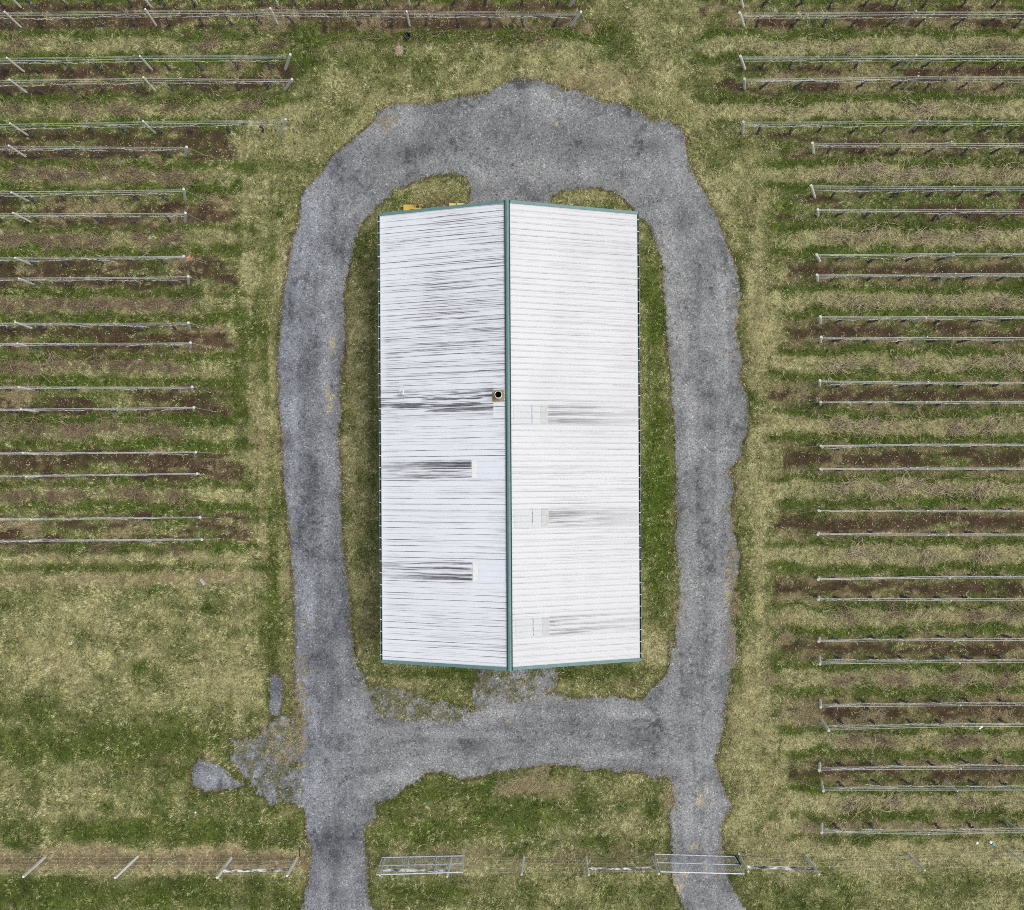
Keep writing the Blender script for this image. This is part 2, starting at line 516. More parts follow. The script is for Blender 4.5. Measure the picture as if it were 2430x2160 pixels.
def vineyard(pairs, ends, left):
    global dry, soil, tan, vivid, vine_zone
    for i, (a, b) in enumerate(pairs):
        e = ends[i]
        xin = sstep(8, -8, wx - e) if left else sstep(-8, 8, wx - e)
        xtr = sstep(55, -10, wx - e) if left else sstep(-50, 10, wx - e)
        d = np.maximum(a - 6 - wy, wy - b - 8)
        S = sstep(9, -3, d) * xin
        T = sstep(3, 12, d) * sstep(40, 22, d) * xtr
        T *= 0.70 + 0.6 * nx2
        A = sstep(26, 36, d) * sstep(70, 60, d) * xtr
        heavy = 0.21 if left else 0.34
        if (not left) and i < 4: heavy = 0.05
        s_here = sstep(0.50 - heavy, 0.64 - heavy, nx) * (0.88 if left else 1.0)
        t_here = sstep(0.56, 0.74, nx2) * (0.85 if left else 0.6)
        if not left and i >= 4:     # straw mulch right under the wires, bare soil between the two rows
            edge = sstep(16, 4, np.minimum(np.abs(wy - a), np.abs(wy - b)))
            t_here = np.maximum(t_here * 0.6, edge * 0.75 * sstep(0.3, 0.6, n1))
            s_here = s_here * (1 - 0.7 * edge)
        dry = dry * (1 - S) + S * (0.10 + 0.40 * n1)
        past = sstep(-70, 10, (e - wx) if left else (wx - e))          # thins out beyond the end posts
        s_here = s_here * (.35 + .65 * past) * (.72 + .6 * nfine)
        soil = np.maximum(soil, S * s_here)
        tan = np.maximum(tan, S * t_here)
        vivid = vivid + S * np.clip(n3 - 0.35, 0, 1) * 0.7
        dry = dry - T * 0.72
        vivid = vivid + T * 0.16
        dry = dry * (1 - A) + A * np.clip((0.66 if left else 0.88) + 0.7 * (n1 - 0.5), 0, 1)
        vine_zone = np.maximum(vine_zone, np.maximum(S, np.maximum(T, A)))


vineyard(LPAIRS, LEND, True)
vineyard(RPAIRS, RSTART, False)

BL = [  # x, y, rx, ry, change of dryness, soil, tan
    (1190, 165, 90, 38, .55, 0, .25), (1100, 150, 70, 30, .35, 0, .1), (850, 196, 110, 18, .35, 0, .1), (1310, 100, 60, 120, .12, 0, 0),
    (700, 110, 180, 24, -.30, 0, 0), (900, 68, 270, 16, -.55, 0, 0), (560, 130, 60, 50, -.25, 0, 0), (690, 190, 90, 40, .12, 0, 0),
    (1130, 45, 120, 12, -.2, .35, .15), (830, 45, 200, 12, 0, .3, .3),
    (485, 720, 18, 170, -.5, 0, 0), (560, 330, 90, 16, -.4, 0, 0), (480, 420, 40, 20, -.1, 0, 0), (515, 860, 20, 95, .55, 0, .2),
    (490, 560, 25, 60, .3, 0, .1), (465, 990, 30, 90, .2, 0, 0), (545, 1120, 16, 250, -.4, 0, 0), (520, 1060, 20, 40, .2, 0, 0), (575, 520, 14, 120, .1, 0, 0),
    (600, 300, 50, 40, .2, 0, 0), (500, 300, 60, 20, .2, 0, .1),
    (230, 1262, 240, 80, .22, 0, .05), (450, 1340, 90, 70, .3, 0, .1), (100, 1330, 110, 55, .32, 0, .12), (300, 1245, 65, 26, -.45, 0, 0),
    (70, 1190, 60, 40, -.25, 0, 0), (60, 1412, 90, 25, -.25, 0, 0), (250, 1480, 330, 35, -.33, 0, 0), (545, 1310, 26, 110, -.4, 0, 0),
    (300, 1660, 360, 22, -.42, 0, 0), (200, 1785, 420, 38, -.45, 0, 0), (120, 1540, 170, 18, .12, 0, 0), (60, 1625, 80, 14, .28, 0, .1),
    (300, 1615, 160, 14, .15, 0, 0), (250, 1750, 90, 16, .3, 0, .1), (330, 1512, 40, 10, .2, .25, .2), (415, 1515, 16, 10, .6, 0, .5),
    (250, 1133, 330, 9, -.55, 0, 0), (250, 1110, 330, 12, .3, 0, .1), (250, 1158, 320, 13, .45, .12, .5), (430, 1150, 90, 12, .5, 0, .35),
    (1440, 400, 35, 55, .45, 0, .1), (1500, 520, 22, 110, .4, 0, .1), (1530, 700, 22, 160, .38, 0, .1), (1545, 920, 25, 120, .25, 0, 0),
    (1530, 1060, 22, 160, .4, 0, .1), (1500, 1400, 40, 90, .32, 0, .1), (1540, 1500, 30, 80, .3, 0, .1), (1560, 450, 22, 70, -.35, 0, 0), (1490, 760, 10, 180, -.3, 0, 0),
    (1420, 330, 40, 20, -.2, 0, 0), (1530, 1600, 60, 40, .2, 0, 0), (1560, 1240, 30, 18, .3, .2, .3), (1600, 1425, 34, 24, .3, .35, .35),
    (1000, 1600, 280, 50, -.30, 0, 0), (880, 1668, 80, 25, -.45, 0, 0), (1250, 1650, 60, 28, .4, 0, .1), (900, 1600, 80, 30, .1, 0, 0),
    (1070, 1568, 55, 16, .7, 0, .6), (1330, 1590, 14, 28, .5, 0, .3), (850, 1785, 90, 30, -.5, 0, 0), (1150, 1780, 130, 30, -.1, 0, 0), (1000, 1770, 60, 20, .2, 0, 0),
    (720, 700, 30, 330, .22, 0, .05), (742, 760, 9, 220, -.35, .25, 0), (870, 378, 70, 22, .25, 0, .05), (880, 405, 50, 10, .1, .5, .2), (1310, 1000, 24, 210, -.75, 0, 0), (1305, 620, 16, 110, -.3, 0, 0),  # narrow dark strip by the west wall paints the shed's shade into the turf
    (1312, 1290, 30, 45, .45, 0, .1), (1410, 420, 16, 90, .4, 0, 0), (1470, 560, 12, 70, -.3, 0, 0), (1515, 640, 14, 160, .35, 0, .1), (1505, 1250, 16, 200, .25, 0, 0), (1490, 1420, 24, 100, .3, 0, 0), (1360, 170, 60, 50, .15, 0, 0), (1470, 1060, 6, 220, -.35, 0, 0), (1460, 1640, 30, 40, .3, 0, 0), (760, 235, 40, 22, .3, 0, 0), (940, 170, 90, 18, .3, 0, 0), (1180, 390, 70, 18, .4, 0, .05), (800, 1370, 70, 25, .15, .05, 0), (1150, 1345, 150, 14, -.4, 0, 0),
    (880, 1345, 120, 10, -.45, .0, 0), (1260, 1370, 40, 14, .1, .35, .1), (730, 1250, 25, 60, .1, .25, .1),  # dark green below the south rake: its shadow put into the turf colour
]
for x, y, rx, ry, dd, ss, tt in BL:
    e = blob(x, y, rx, ry) * (0.55 + 0.9 * n1)
    dry = dry + dd * e * 1.25
    soil = np.maximum(soil, ss * e * 1.3)
    tan = np.maximum(tan, tt * e * 1.2)
# dry worn band under the deer fence
fb = sstep(1683, 1700, OY + (n1 - .5) * 22) * sstep(1752, 1730, OY + (n1 - .5) * 26)
lf = fb * sstep(625, 605, OX)
mf = fb * sstep(745, 775, OX) * sstep(1345, 1320, OX)
rf = sstep(1628, 1650, OY + (n1 - .5) * 40) * sstep(1755, 1725, OY + (n1 - .5) * 30) * sstep(1450, 1480, OX)
dry = dry * (1 - .8 * lf) + lf * .85 + mf * .28 + rf * .34
soil = np.maximum(soil, lf * .55 * sstep(1700, 1712, OY) * sstep(1735, 1722, OY))
soil = np.maximum(soil, mf * .5 * sstep(.42, .65, n1))
tan = np.maximum(tan, lf * .75 * (.4 + n1) + rf * .25 * n1 + mf * .25 * n1)
# mown streaks in the lower lawn
lowlawn = sstep(1150, 1200, OY) * sstep(600, 560, OX) + sstep(1540, 1570, OY) * sstep(740, 760, OX)
dry = dry + lowlawn * 0.40 * (nlong - 0.5)
headl = sstep(1440, 1480, OX) * sstep(1590, 1560, OX) * sstep(330, 400, OY) + sstep(440, 470, OX) * sstep(580, 550, OX) * sstep(300, 380, OY)
dry = dry + headl * .75 * (nvert - .5)
# bare earth rim along the gravel
rim = sstep(-9, -2, GR) * sstep(3, -1, GR) * (0.30 + 0.9 * n1)
soil = np.maximum(soil, rim * 0.9)
vivid = vivid + blob(1310, 1000, 24, 210) * 0.6 + blob(1300, 640, 20, 160) * .35
dry, soil, tan, vivid = np.clip(dry, 0.03, 1), np.clip(soil, 0, 1), np.clip(tan, 0, 1), np.clip(vivid, 0, 1)

GREEN, OLIVE, VIV = np.array((0.052, 0.084, 0.015)), np.array((0.140, 0.165, 0.038)), np.array((0.085, 0.155, 0.013))
STRAW, SOILC, TANC = np.array((0.53, 0.495, 0.245)), np.array((0.082, 0.050, 0.032)), np.array((0.37, 0.285, 0.170))


def mix3(a, b, t): return a + (b - a) * t[..., None]


gcol = mix3(mix3(GREEN, OLIVE, np.clip(n1, 0, 1)), STRAW * 0.80, np.clip(dry, 0, 1) * 0.85)
gcol = mix3(gcol, VIV + 0 * gcol, vivid * (1 - dry) * .8)
gcol = mix3(gcol, TANC + 0 * gcol, tan * .9)
gcol = mix3(gcol, SOILC + 0 * gcol, soil)
gcol *= (0.46 + 0.40 * fbm(WX, WY, .35, 3, 77))[..., None]


def samp(field, x, y):
    u = np.clip((x - FX0) / FS, 0, field.shape[1] - 1.001)
    v = np.clip((y - FY0) / FS, 0, field.shape[0] - 1.001)
    iu, iv = u.astype(int), v.astype(int)
    fu, fv = u - iu, v - iv
    if field.ndim == 3: fu, fv = fu[..., None], fv[..., None]
    return ((field[iv, iu] * (1 - fu) + field[iv, iu + 1] * fu) * (1 - fv)
            + (field[iv + 1, iu] * (1 - fu) + field[iv + 1, iu + 1] * fu) * fv)


# ------------------------------------------------------------------ ground sheet (dense under the drone, coarse out to the horizon)
def axis(lo, hi, step):
    mid = list(np.arange(lo, hi + 1e-6, step))
    out, d = [], 0.6
    p = 0.0
    while p < 600:
        p += d; d *= 1.5
        out.append(p)
    return np.array([lo - q for q in reversed(out)] + mid + [hi + q for q in out])


ax, ay = axis(FX0, FX1, 0.14), axis(FY0, FY1, 0.14)
AX, AY = np.meshgrid(ax, ay)
gr = samp(GR, AX, AY)
zg = (fbm(AX, AY, 1.6, 4, 55) - 0.5) * 0.05 - 0.05 * sstep(-3, 3, gr)
far = (np.abs(AX) > 34) | (np.abs(AY) > 31)
gc = samp(gcol, AX, AY)
farn = fbm(AX, AY, 9, 4, 91)
gc = np.where(far[..., None], mix3(GREEN + 0 * gc, STRAW * .6 + 0 * gc, farn * .6), gc)
n0, n1_ = AX.shape
idx = np.arange(n0 * n1_).reshape(n0, n1_)
F = np.stack([idx[:-1, :-1], idx[:-1, 1:], idx[1:, 1:], idx[1:, :-1]], -1).reshape(-1, 4)
ground = fast_mesh("ground", np.stack([AX, AY, zg], -1).reshape(-1, 3), F, 4, M_GROUND, gc.reshape(-1, 3), smooth=True)
tag(ground, "field of winter turf, soil strips and dry grass around the shed", "ground", kind="structure")

# ------------------------------------------------------------------ gravel drive: marching squares over the ragged field
tone = 0.61 + 0.55 * (fbm(WX, WY, 2.0, 5, 61, .62) - .5)
left_d = sstep(720, 690, OX) * sstep(330, 420, OY)
right_d = sstep(1290, 1320, OX) * sstep(330, 420, OY)
bot_d = sstep(1360, 1400, OY) * (1 - sstep(720, 690, OX)) * (1 - sstep(1320, 1350, OX))
st_v = fbm(WX, WY, 0.8, 5, 62, .6, sx=.6, sy=4.5)
st_h = fbm(WX, WY, 0.8, 5, 63, .6, sx=4.5, sy=.6)
tone = tone + (left_d + right_d) * .40 * (st_v - .5) + bot_d * .45 * (st_h - .5)
spk = fbm(WX, WY, .5, 4, 64, .7)
dark = np.zeros_like(tone)
for x, y, rx, ry, k in [(680, 1670, 60, 80, .75), (720, 1780, 50, 60, .45), (655, 1240, 35, 120, .3), (600, 1060, 18, 60, .35), (790, 1460, 60, 18, .2), (1045, 160, 40, 10, .9), (1100, 168, 25, 8, .6),
                        (830, 300, 60, 30, .32), (720, 1620, 30, 60, .5), (1010, 380, 90, 20, .4), (640, 1400, 50, 60, .2), (1290, 1390, 50, 25, .5), (1400, 620, 30, 60, .15),
                        (850, 1480, 90, 8, .35), (745, 410, 12, 30, .4), (620, 1330, 40, 100, .25), (1180, 290, 60, 14, .3), (540, 1490, 60, 30, .35)]:
    dark = np.maximum(dark, .75 * k * blob(x, y, rx, ry) * (0.4 + 1.2 * spk))
blot = sstep(.60, .74, fbm(WX, WY, .9, 5, 68, .75)) * (.03 + .08 * left_d)
pit = sstep(.50, .72, fbm(WX, WY, .24, 3, 69, .8)) * (.15 + .75 * sstep(.42, .75, fbm(WX, WY, 1.3, 4, 70)))
worn = sstep(.52, .66, fbm(WX, WY, 1.7, 5, 73, .6))
pit = pit * (1 - .8 * worn)
tone = tone + .10 * worn + .16 * np.exp(-((GR - 31) / 10) ** 2) * (.3 + fbm(WX, WY, 3, 3, 74)) - .10 * sstep(42, 60, GR) * (left_d + right_d)
tone = np.clip(tone - dark * .9 - .4 * np.clip(.40 - spk, 0, 1) - blot - pit * .40, 0, 1)
gtan = np.zeros_like(tone)
for x, y, rx, ry, k in [(664, 690, 9, 22, 1), (655, 800, 16, 40, .9), (668, 770, 12, 18, .6), (1400, 1590, 16, 22, 1), (1345, 1770, 26, 34, .9), (1365, 1745, 18, 14, .8),
                        (1020, 1440, 14, 5, 1), (1117, 1415, 6, 8, 1), (1330, 1230, 10, 60, .5), (1455, 1180, 10, 80, .8), (1390, 1690, 26, 10, .7), (600, 1400, 16, 90, .6),
                        (780, 1440, 60, 30, .3), (560, 1480, 50, 60, .4), (1000, 1370, 130, 40, .45), (1110, 250, 8, 5, .8), (1415, 1730, 20, 40, .5)]:
    gtan = np.maximum(gtan, k * blob(x, y, rx, ry))
gtan = sstep(.42, .62, gtan * .75 + (fbm(WX, WY, .45, 5, 66, .75) - .5) * .8)
DK, MD, LT = np.array((0.075, 0.077, 0.080)), np.array((0.172, 0.175, 0.176)), np.array((0.270, 0.273, 0.272))
vcol = np.where((tone < .5)[..., None], mix3(DK, MD, np.clip(tone * 2, 0, 1)), mix3(MD, LT, np.clip(tone * 2 - 1, 0, 1)))
bluish = np.array((0.99, 1.01, 1.10))
vcol = vcol * (1 + (bluish - 1) * sstep(780, 600, OX)[..., None])
vcol = mix3(vcol, np.array((.105, .098, .038)) + 0 * vcol, np.clip(MIXF * .75, 0, 1))
edge_d = sstep(6, 0, GR)
vcol = mix3(vcol, vcol * np.array((.72, .68, .60)), edge_d * .7)
vcol = mix3(vcol, np.array((.34, .30, .20)) + 0 * vcol, gtan * .85)
zr = 0.012 + (fbm(WX, WY, 1.4, 5, 67) - .5) * 0.05
zr = np.maximum(zr, 0.004 + (fbm(WX, WY, 1.6, 4, 55) - 0.5) * 0.05 - .01)
inside = GR > 0
q = inside.astype(int)
cnt = q[:-1, :-1] + q[:-1, 1:] + q[1:, 1:] + q[1:, :-1]
ny_, nx_ = GR.shape
gid = np.arange(ny_ * nx_).reshape(ny_, nx_)
full = cnt == 4
V = np.stack([WX, WY, zr], -1)
tris = []
fi, fj = np.nonzero(full)
a0, a1, a2, a3 = gid[fi, fj], gid[fi, fj + 1], gid[fi + 1, fj + 1], gid[fi + 1, fj]
T_full = np.concatenate([np.stack([a0, a1, a2], -1), np.stack([a0, a2, a3], -1)])
extra_v, extra_c, T_mix = [], [], []
base_n = ny_ * nx_
Vf, Cf, Gf = V.reshape(-1, 3), vcol.reshape(-1, 3), GR.ravel()
cutcache = {}
mi, mj = np.nonzero((cnt > 0) & (cnt < 4))
for i, j in zip(mi, mj):
    ring = (gid[i, j], gid[i, j + 1], gid[i + 1, j + 1], gid[i + 1, j])
    poly = []
    for k in range(4):
        p_, n_ = ring[k], ring[(k + 1) % 4]
        if Gf[p_] > 0: poly.append(int(p_))
        if (Gf[p_] > 0) != (Gf[n_] > 0):
            key = (min(p_, n_), max(p_, n_))
            if key not in cutcache:
                t = Gf[p_] / (Gf[p_] - Gf[n_])
                extra_v.append(Vf[p_] + (Vf[n_] - Vf[p_]) * t - np.array((0, 0, .012)))
                extra_c.append(Cf[p_] + (Cf[n_] - Cf[p_]) * t)
                cutcache[key] = base_n + len(extra_v) - 1
            poly.append(cutcache[key])
    for k in range(1, len(poly) - 1): T_mix.append((poly[0], poly[k], poly[k + 1]))
T_all = np.concatenate([T_full, np.array(T_mix)])
AV, AC = np.concatenate([Vf, np.array(extra_v)]), np.concatenate([Cf, np.array(extra_c)])
used, inv = np.unique(T_all.ravel(), return_inverse=True)
drive = fast_mesh("gravel_drive", AV[used], inv.reshape(-1, 3), 3, M_GRAVEL, AC[used], smooth=True)
tag(drive, "grey crushed gravel drive looping around the white roofed shed", "drive", kind="structure")

# ------------------------------------------------------------------ grass blades, dead tufts, loose stones (nobody could count them)
SH_C, SH_A = Vector((-0.186, 2.23, 0)), math.atan(0.153 / 24.34)     # shed centre and turn


def in_shed(x, y, m=0.0):
    ca, sa = math.cos(-SH_A), math.sin(-SH_A)
    u = (x - SH_C.x) * ca - (y - SH_C.y) * sa
    v = (x - SH_C.x) * sa + (y - SH_C.y) * ca
    return (np.abs(u) < 6.6 - m) & (np.abs(v) < 11.9 - m)


def blades(name, x, y, L, Wd, lean, az, color, label, cat, zb=None):
    n = len(x)
    if zb is None: zb = samp_ground(x, y) - 0.008
    dx, dy = np.cos(az), np.sin(az)
    px_, py_ = -dy, dx
    hw = Wd / 2
    tipx, tipy, tipz = x + dx * L * np.sin(lean), y + dy * L * np.sin(lean), zb + L * np.cos(lean)
    v = np.empty((n, 3, 3), np.float32)
    v[:, 0] = np.stack([x - px_ * hw, y - py_ * hw, zb], -1)
    v[:, 1] = np.stack([x + px_ * hw, y + py_ * hw, zb], -1)
    v[:, 2] = np.stack([tipx, tipy, tipz], -1)
    f = np.arange(n * 3).reshape(n, 3)
    o = fast_mesh(name, v.reshape(-1, 3), f, 3, M_GRASS, np.repeat(color, 3, axis=0))
    return tag(o, label, cat, kind="stuff")


def samp_ground(x, y):
    g = samp(GR, x, y)
    return np.where(g > 0, 0.01, (fbm(x, y, 1.6, 4, 55) - 0.5) * 0.05)


NB = 1900000
bx_, by_ = RNG.uniform(-33, 33, NB), RNG.uniform(-28.3, 31, NB)
g = samp(GR, bx_, by_)
so, dr, ta, vi = samp(soil, bx_, by_), samp(dry, bx_, by_), samp(tan, bx_, by_), samp(vivid, bx_, by_)
keep = (g < np.where(RNG.random(NB) < .35, RNG.exponential(2.5, NB), RNG.normal(0.2, 2.0, NB))) | (RNG.random(NB) < samp(MIXF, bx_, by_) * .75)
keep = keep & (RNG.random(NB) > so * 0.85) & (RNG.random(NB) > ta * 0.35) & ~in_shed(bx_, by_)
bx_, by_, so, dr, ta, vi, g = (a_[keep] for a_ in (bx_, by_, so, dr, ta, vi, g))
n = len(bx_)
swirl = 2 * math.pi * vn(bx_ / 1.1, by_ / 1.1, 9) * 1.6
cs_, sn_ = np.cos(swirl), np.sin(swirl)
clump = vn(bx_ / .16, by_ / .16, 5)
fine = vn(bx_ / .085, by_ / .085, 6)
big = fbm(bx_, by_, .6, 3, 15)
is_dry = RNG.random(n) < np.clip(dr * 0.95 + (clump - .5) * 1.0 + (big - .5) * .6 + ta * .4, 0.02, .96)
gcolr = mix3(mix3(GREEN, OLIVE, RNG.random(n)), VIV, np.clip(vi * (.4 + .8 * RNG.random(n)), 0, 1))
scolr = mix3(STRAW, TANC, np.clip(ta * .7 + RNG.random(n) * .35, 0, 1))
colr = np.where(is_dry[:, None], scolr * RNG.uniform(.75, 1.35, (n, 1)), gcolr * RNG.uniform(.65, 1.5, (n, 1)))
colr = colr * ((.22 + 1.75 * fine ** 1.35) * (.68 + .64 * vn(bx_ / .21, by_ / .21, 7)))[:, None]
pale = RNG.random(n) < .10 * (1 - so)
colr = np.where(pale[:, None] & ~is_dry[:, None], np.array((.27, .31, .10)) * RNG.uniform(.7, 1.4, (n, 1)), colr)
L = RNG.uniform(.08, .19, n) * (0.6 + .8 * clump)
Wd = RNG.uniform(.016, .034, n)
# grass lies over in swirls
az = swirl + RNG.normal(0, .7, n)
lean = np.radians(RNG.uniform(30, 80, n))
blades("grass", bx_, by_, L, Wd, lean, az, np.clip(colr, 0, .7), "winter grass, green mixed with straw, covering the field", "grass")

# long bleached tufts in the vine strips and along the gravel edge
cx_, cy_ = RNG.uniform(-32, 32, 60000), RNG.uniform(-27, 30, 60000)
gz = samp(GR, cx_, cy_)
vz, tt, nn = samp(vine_zone, cx_, cy_), samp(tan, cx_, cy_), fbm(cx_, cy_, 1.2, 4, 101)
pr = np.where(vz > .4, .012 + .10 * tt * (nn > .55), .002) + np.where((gz < 0) & (gz > -7), .05 * (nn > .6), 0)
k = (RNG.random(len(cx_)) < pr) & (gz < 1) & ~in_shed(cx_, cy_)
tc_ = np.stack([cx_[k], cy_[k]], -1)
man = [(640, 40, 22), (625, 60, 20), (660, 62, 20), (700, 40, 16), (15, 930, 22), (30, 945, 20), (62, 640, 22), (88, 1250, 16), (78, 1265, 14), (350, 1250, 14),
       (480, 1370, 16), (395, 1362, 14), (520, 1365, 14), (1890, 938, 16), (1905, 930, 12), (1850, 1520, 16), (1870, 1508, 14), (1930, 1700, 14), (1830, 1605, 18), (2060, 1710, 18), (2080, 1700, 16),
       (1230, 1860, 18), (1260, 1845, 16), (1280, 1825, 14), (1205, 1875, 14), (1850, 200, 14), (1870, 190, 12), (2140, 330, 16), (580, 150, 16), (560, 165, 16),
       (640, 175, 14), (250, 490, 14), (860, 60, 16), (890, 55, 14), (1250, 60, 18), (1200, 50, 16), (2290, 1580, 14), (2340, 1690, 16), (2380, 1700, 16), (1985, 1085, 10), (2430, 1100, 12)]
ext = []
for X_, Y_, rx_, ry_, n_ in [(1463, 1170, 12, 150, 150), (1475, 960, 8, 60, 40), (598, 1400, 14, 100, 120), (572, 1480, 40, 50, 90), (1070, 1568, 55, 14, 140), (1335, 1590, 12, 30, 60), (1350, 1200, 8, 70, 50),
                             (1462, 1500, 14, 120, 60), (557, 900, 6, 160, 40), (760, 240, 40, 12, 30), (1440, 1690, 14, 40, 40), (1470, 650, 8, 60, 24), (1190, 165, 80, 28, 160), (520, 880, 12, 80, 60), (1510, 620, 14, 160, 80)]:
    for _ in range(int(n_ * .35)):
        q_ = P((X_ + random.gauss(0, rx_ * .6)) * K, (Y_ + random.gauss(0, ry_ * .6)) * K)
        ext.append((q_.x, q_.y))
for X_, Y_, r_ in man:
    for _ in range(14):
        q_ = P(X_ + random.gauss(0, r_ * .6), Y_ + random.gauss(0, r_ * .5))
        ext.append((q_.x, q_.y))
tc_ = np.concatenate([tc_, np.array(ext)])
rep = 34
tx_ = np.repeat(tc_[:, 0], rep) + RNG.normal(0, .05, len(tc_) * rep)
ty_ = np.repeat(tc_[:, 1], rep) + RNG.normal(0, .05, len(tc_) * rep)
n = len(tx_)
col = mix3(np.array((.56, .49, .30)) + np.zeros((n, 3)), np.array((.36, .29, .17)) + np.zeros((n, 3)), RNG.random(n)) * RNG.uniform(.7, 1.25, (n, 1))
blades("dead_grass", tx_, ty_, RNG.uniform(.14, .42, n), RNG.uniform(.010, .020, n), np.radians(RNG.uniform(20, 82, n)), RNG.uniform(0, 2 * math.pi, n),
       np.clip(col, 0, .75), "bleached dead grass in tufts under the vines and beside the gravel", "dead grass")

# loose stones on the drive plus pale leaf and stone litter in the strips
NS = 42000
sx_, sy_ = RNG.uniform(-18, 10, NS), RNG.uniform(-27, 26, NS)
g = samp(GR, sx_, sy_)
k = (g > -2) & ~in_shed(sx_, sy_)
sx_, sy_ = sx_[k], sy_[k]
lx_, ly_ = RNG.uniform(-32, 32, 16000), RNG.uniform(-27, 30, 16000)
k2 = ((samp(vine_zone, lx_, ly_) > .3) & ((samp(soil, lx_, ly_) + samp(tan, lx_, ly_)) > .35) & (samp(GR, lx_, ly_) < -2))
sx_, sy_ = np.concatenate([sx_, lx_[k2]]), np.concatenate([sy_, ly_[k2]])
n = len(sx_)
litter = np.arange(n) >= n - k2.sum()
r_ = np.where(RNG.random(n) < .08, RNG.uniform(.03, .055, n), RNG.uniform(.010, .026, n))
r_ = np.where(litter, RNG.uniform(.012, .032, n), r_)
octv = np.array([(1, 0, 0), (0, 1, 0), (-1, 0, 0), (0, -1, 0), (0, 0, .7), (0, 0, -.5)], float)
v = octv[None] * r_[:, None, None] * RNG.uniform(.6, 1.4, (n, 6, 1))
an = RNG.uniform(0, 6.28, n)
ca, sa = np.cos(an)[:, None], np.sin(an)[:, None]
vx, vy = v[..., 0] * ca - v[..., 1] * sa, v[..., 0] * sa + v[..., 1] * ca
zz = np.where(litter, samp_ground(sx_, sy_), samp(zr, sx_, sy_))
v = np.stack([vx + sx_[:, None], vy + sy_[:, None], v[..., 2] + zz[:, None] + r_[:, None] * .2], -1)
of = np.array([(0, 1, 4), (1, 2, 4), (2, 3, 4), (3, 0, 4), (1, 0, 5), (2, 1, 5), (3, 2, 5), (0, 3, 5)])
f = (of[None] + (np.arange(n) * 6)[:, None, None]).reshape(-1, 3)
sc_ = RNG.choice([.12, .2, .28, .36, .55], n, p=[.25, .28, .25, .16, .06])
scol = sc_[:, None] * np.array((1.0, 1.0, 1.06)) * RNG.uniform(.85, 1.15, (n, 1))
scol = np.where(litter[:, None], RNG.uniform(.35, .75, (n, 1)) * np.array((1, .93, .8)), scol)
st = fast_mesh("loose_stones", v.reshape(-1, 3), f, 3, M_STONES, np.repeat(scol, 6, axis=0))
tag(st, "loose grey stones and pale chips scattered on the gravel and soil", "stones", kind="stuff")

# ------------------------------------------------------------------ the shed
shed = empty("metal_shed", SH_C, SH_A)
tag(shed, "long metal shed with white ribbed gable roof and teal trim inside the gravel loop", "shed")
HL = 12.10                      # half length of roof sheets
ZR, ZE = 6.26, 4.20
WXL, WXR = 6.94, 7.06           # half spans of the sheets
RIB = 2 * HL / 76
PROF = [(0, 0), (.03, 0), (.06, 0), (.09, 0), (.115, .004), (.14, 0), (.17, 0), (.20, 0), (.220, 0), (.238, 0), (.254, .026), (.276, .026), (.293, 0)]


def zroof(u): return None


def slope_pt(side, u, y, lift=0.0):
    """u metres from the ridge measured on plan"""
    half = WXL if side < 0 else WXR
    ang = math.atan2(ZR - ZE, half)
    return (side * (u + lift * math.sin(ang)), y, ZR - (ZR - ZE) * u / half + lift * math.cos(ang))


# skylights: (side, u0, u1, y0, y1) in shed coordinates
def sky_from_px(px0, px1, py0, py1, side):
    half = WXL if side < 0 else WXR
    out = []
    for px, py in ((px0, py0), (px1, py1)):
        z = 5.6
        for _ in range(4):
            p = P(px, py, z)
            d = p - SH_C
            u = d.x * math.cos(SH_A) + d.y * math.sin(SH_A)
            vv = -d.x * math.sin(SH_A) + d.y * math.cos(SH_A)
            z = ZR - (ZR - ZE) * abs(u) / half
        out.append((abs(u), vv))
    (ua, va), (ub, vb) = out
    snap = lambda v_: round((v_ + HL) / RIB) * RIB - HL
    vc = snap((va + vb) / 2 - 1.5 * RIB)
    return (side, min(ua, ub), max(ua, ub), vc, vc + 3 * RIB)


SKY = [sky_from_px(1120, 1200, 1087, 1130, -1), sky_from_px(1122, 1202, 1344, 1386, -1),
       sky_from_px(1219, 1298, 956, 1000, 1), sky_from_px(1220, 1300, 1213, 1257, 1), sky_from_px(1222, 1302, 1470, 1517, 1)]
FLUE = sky_from_px(1173, 1202, 924, 952, -1)


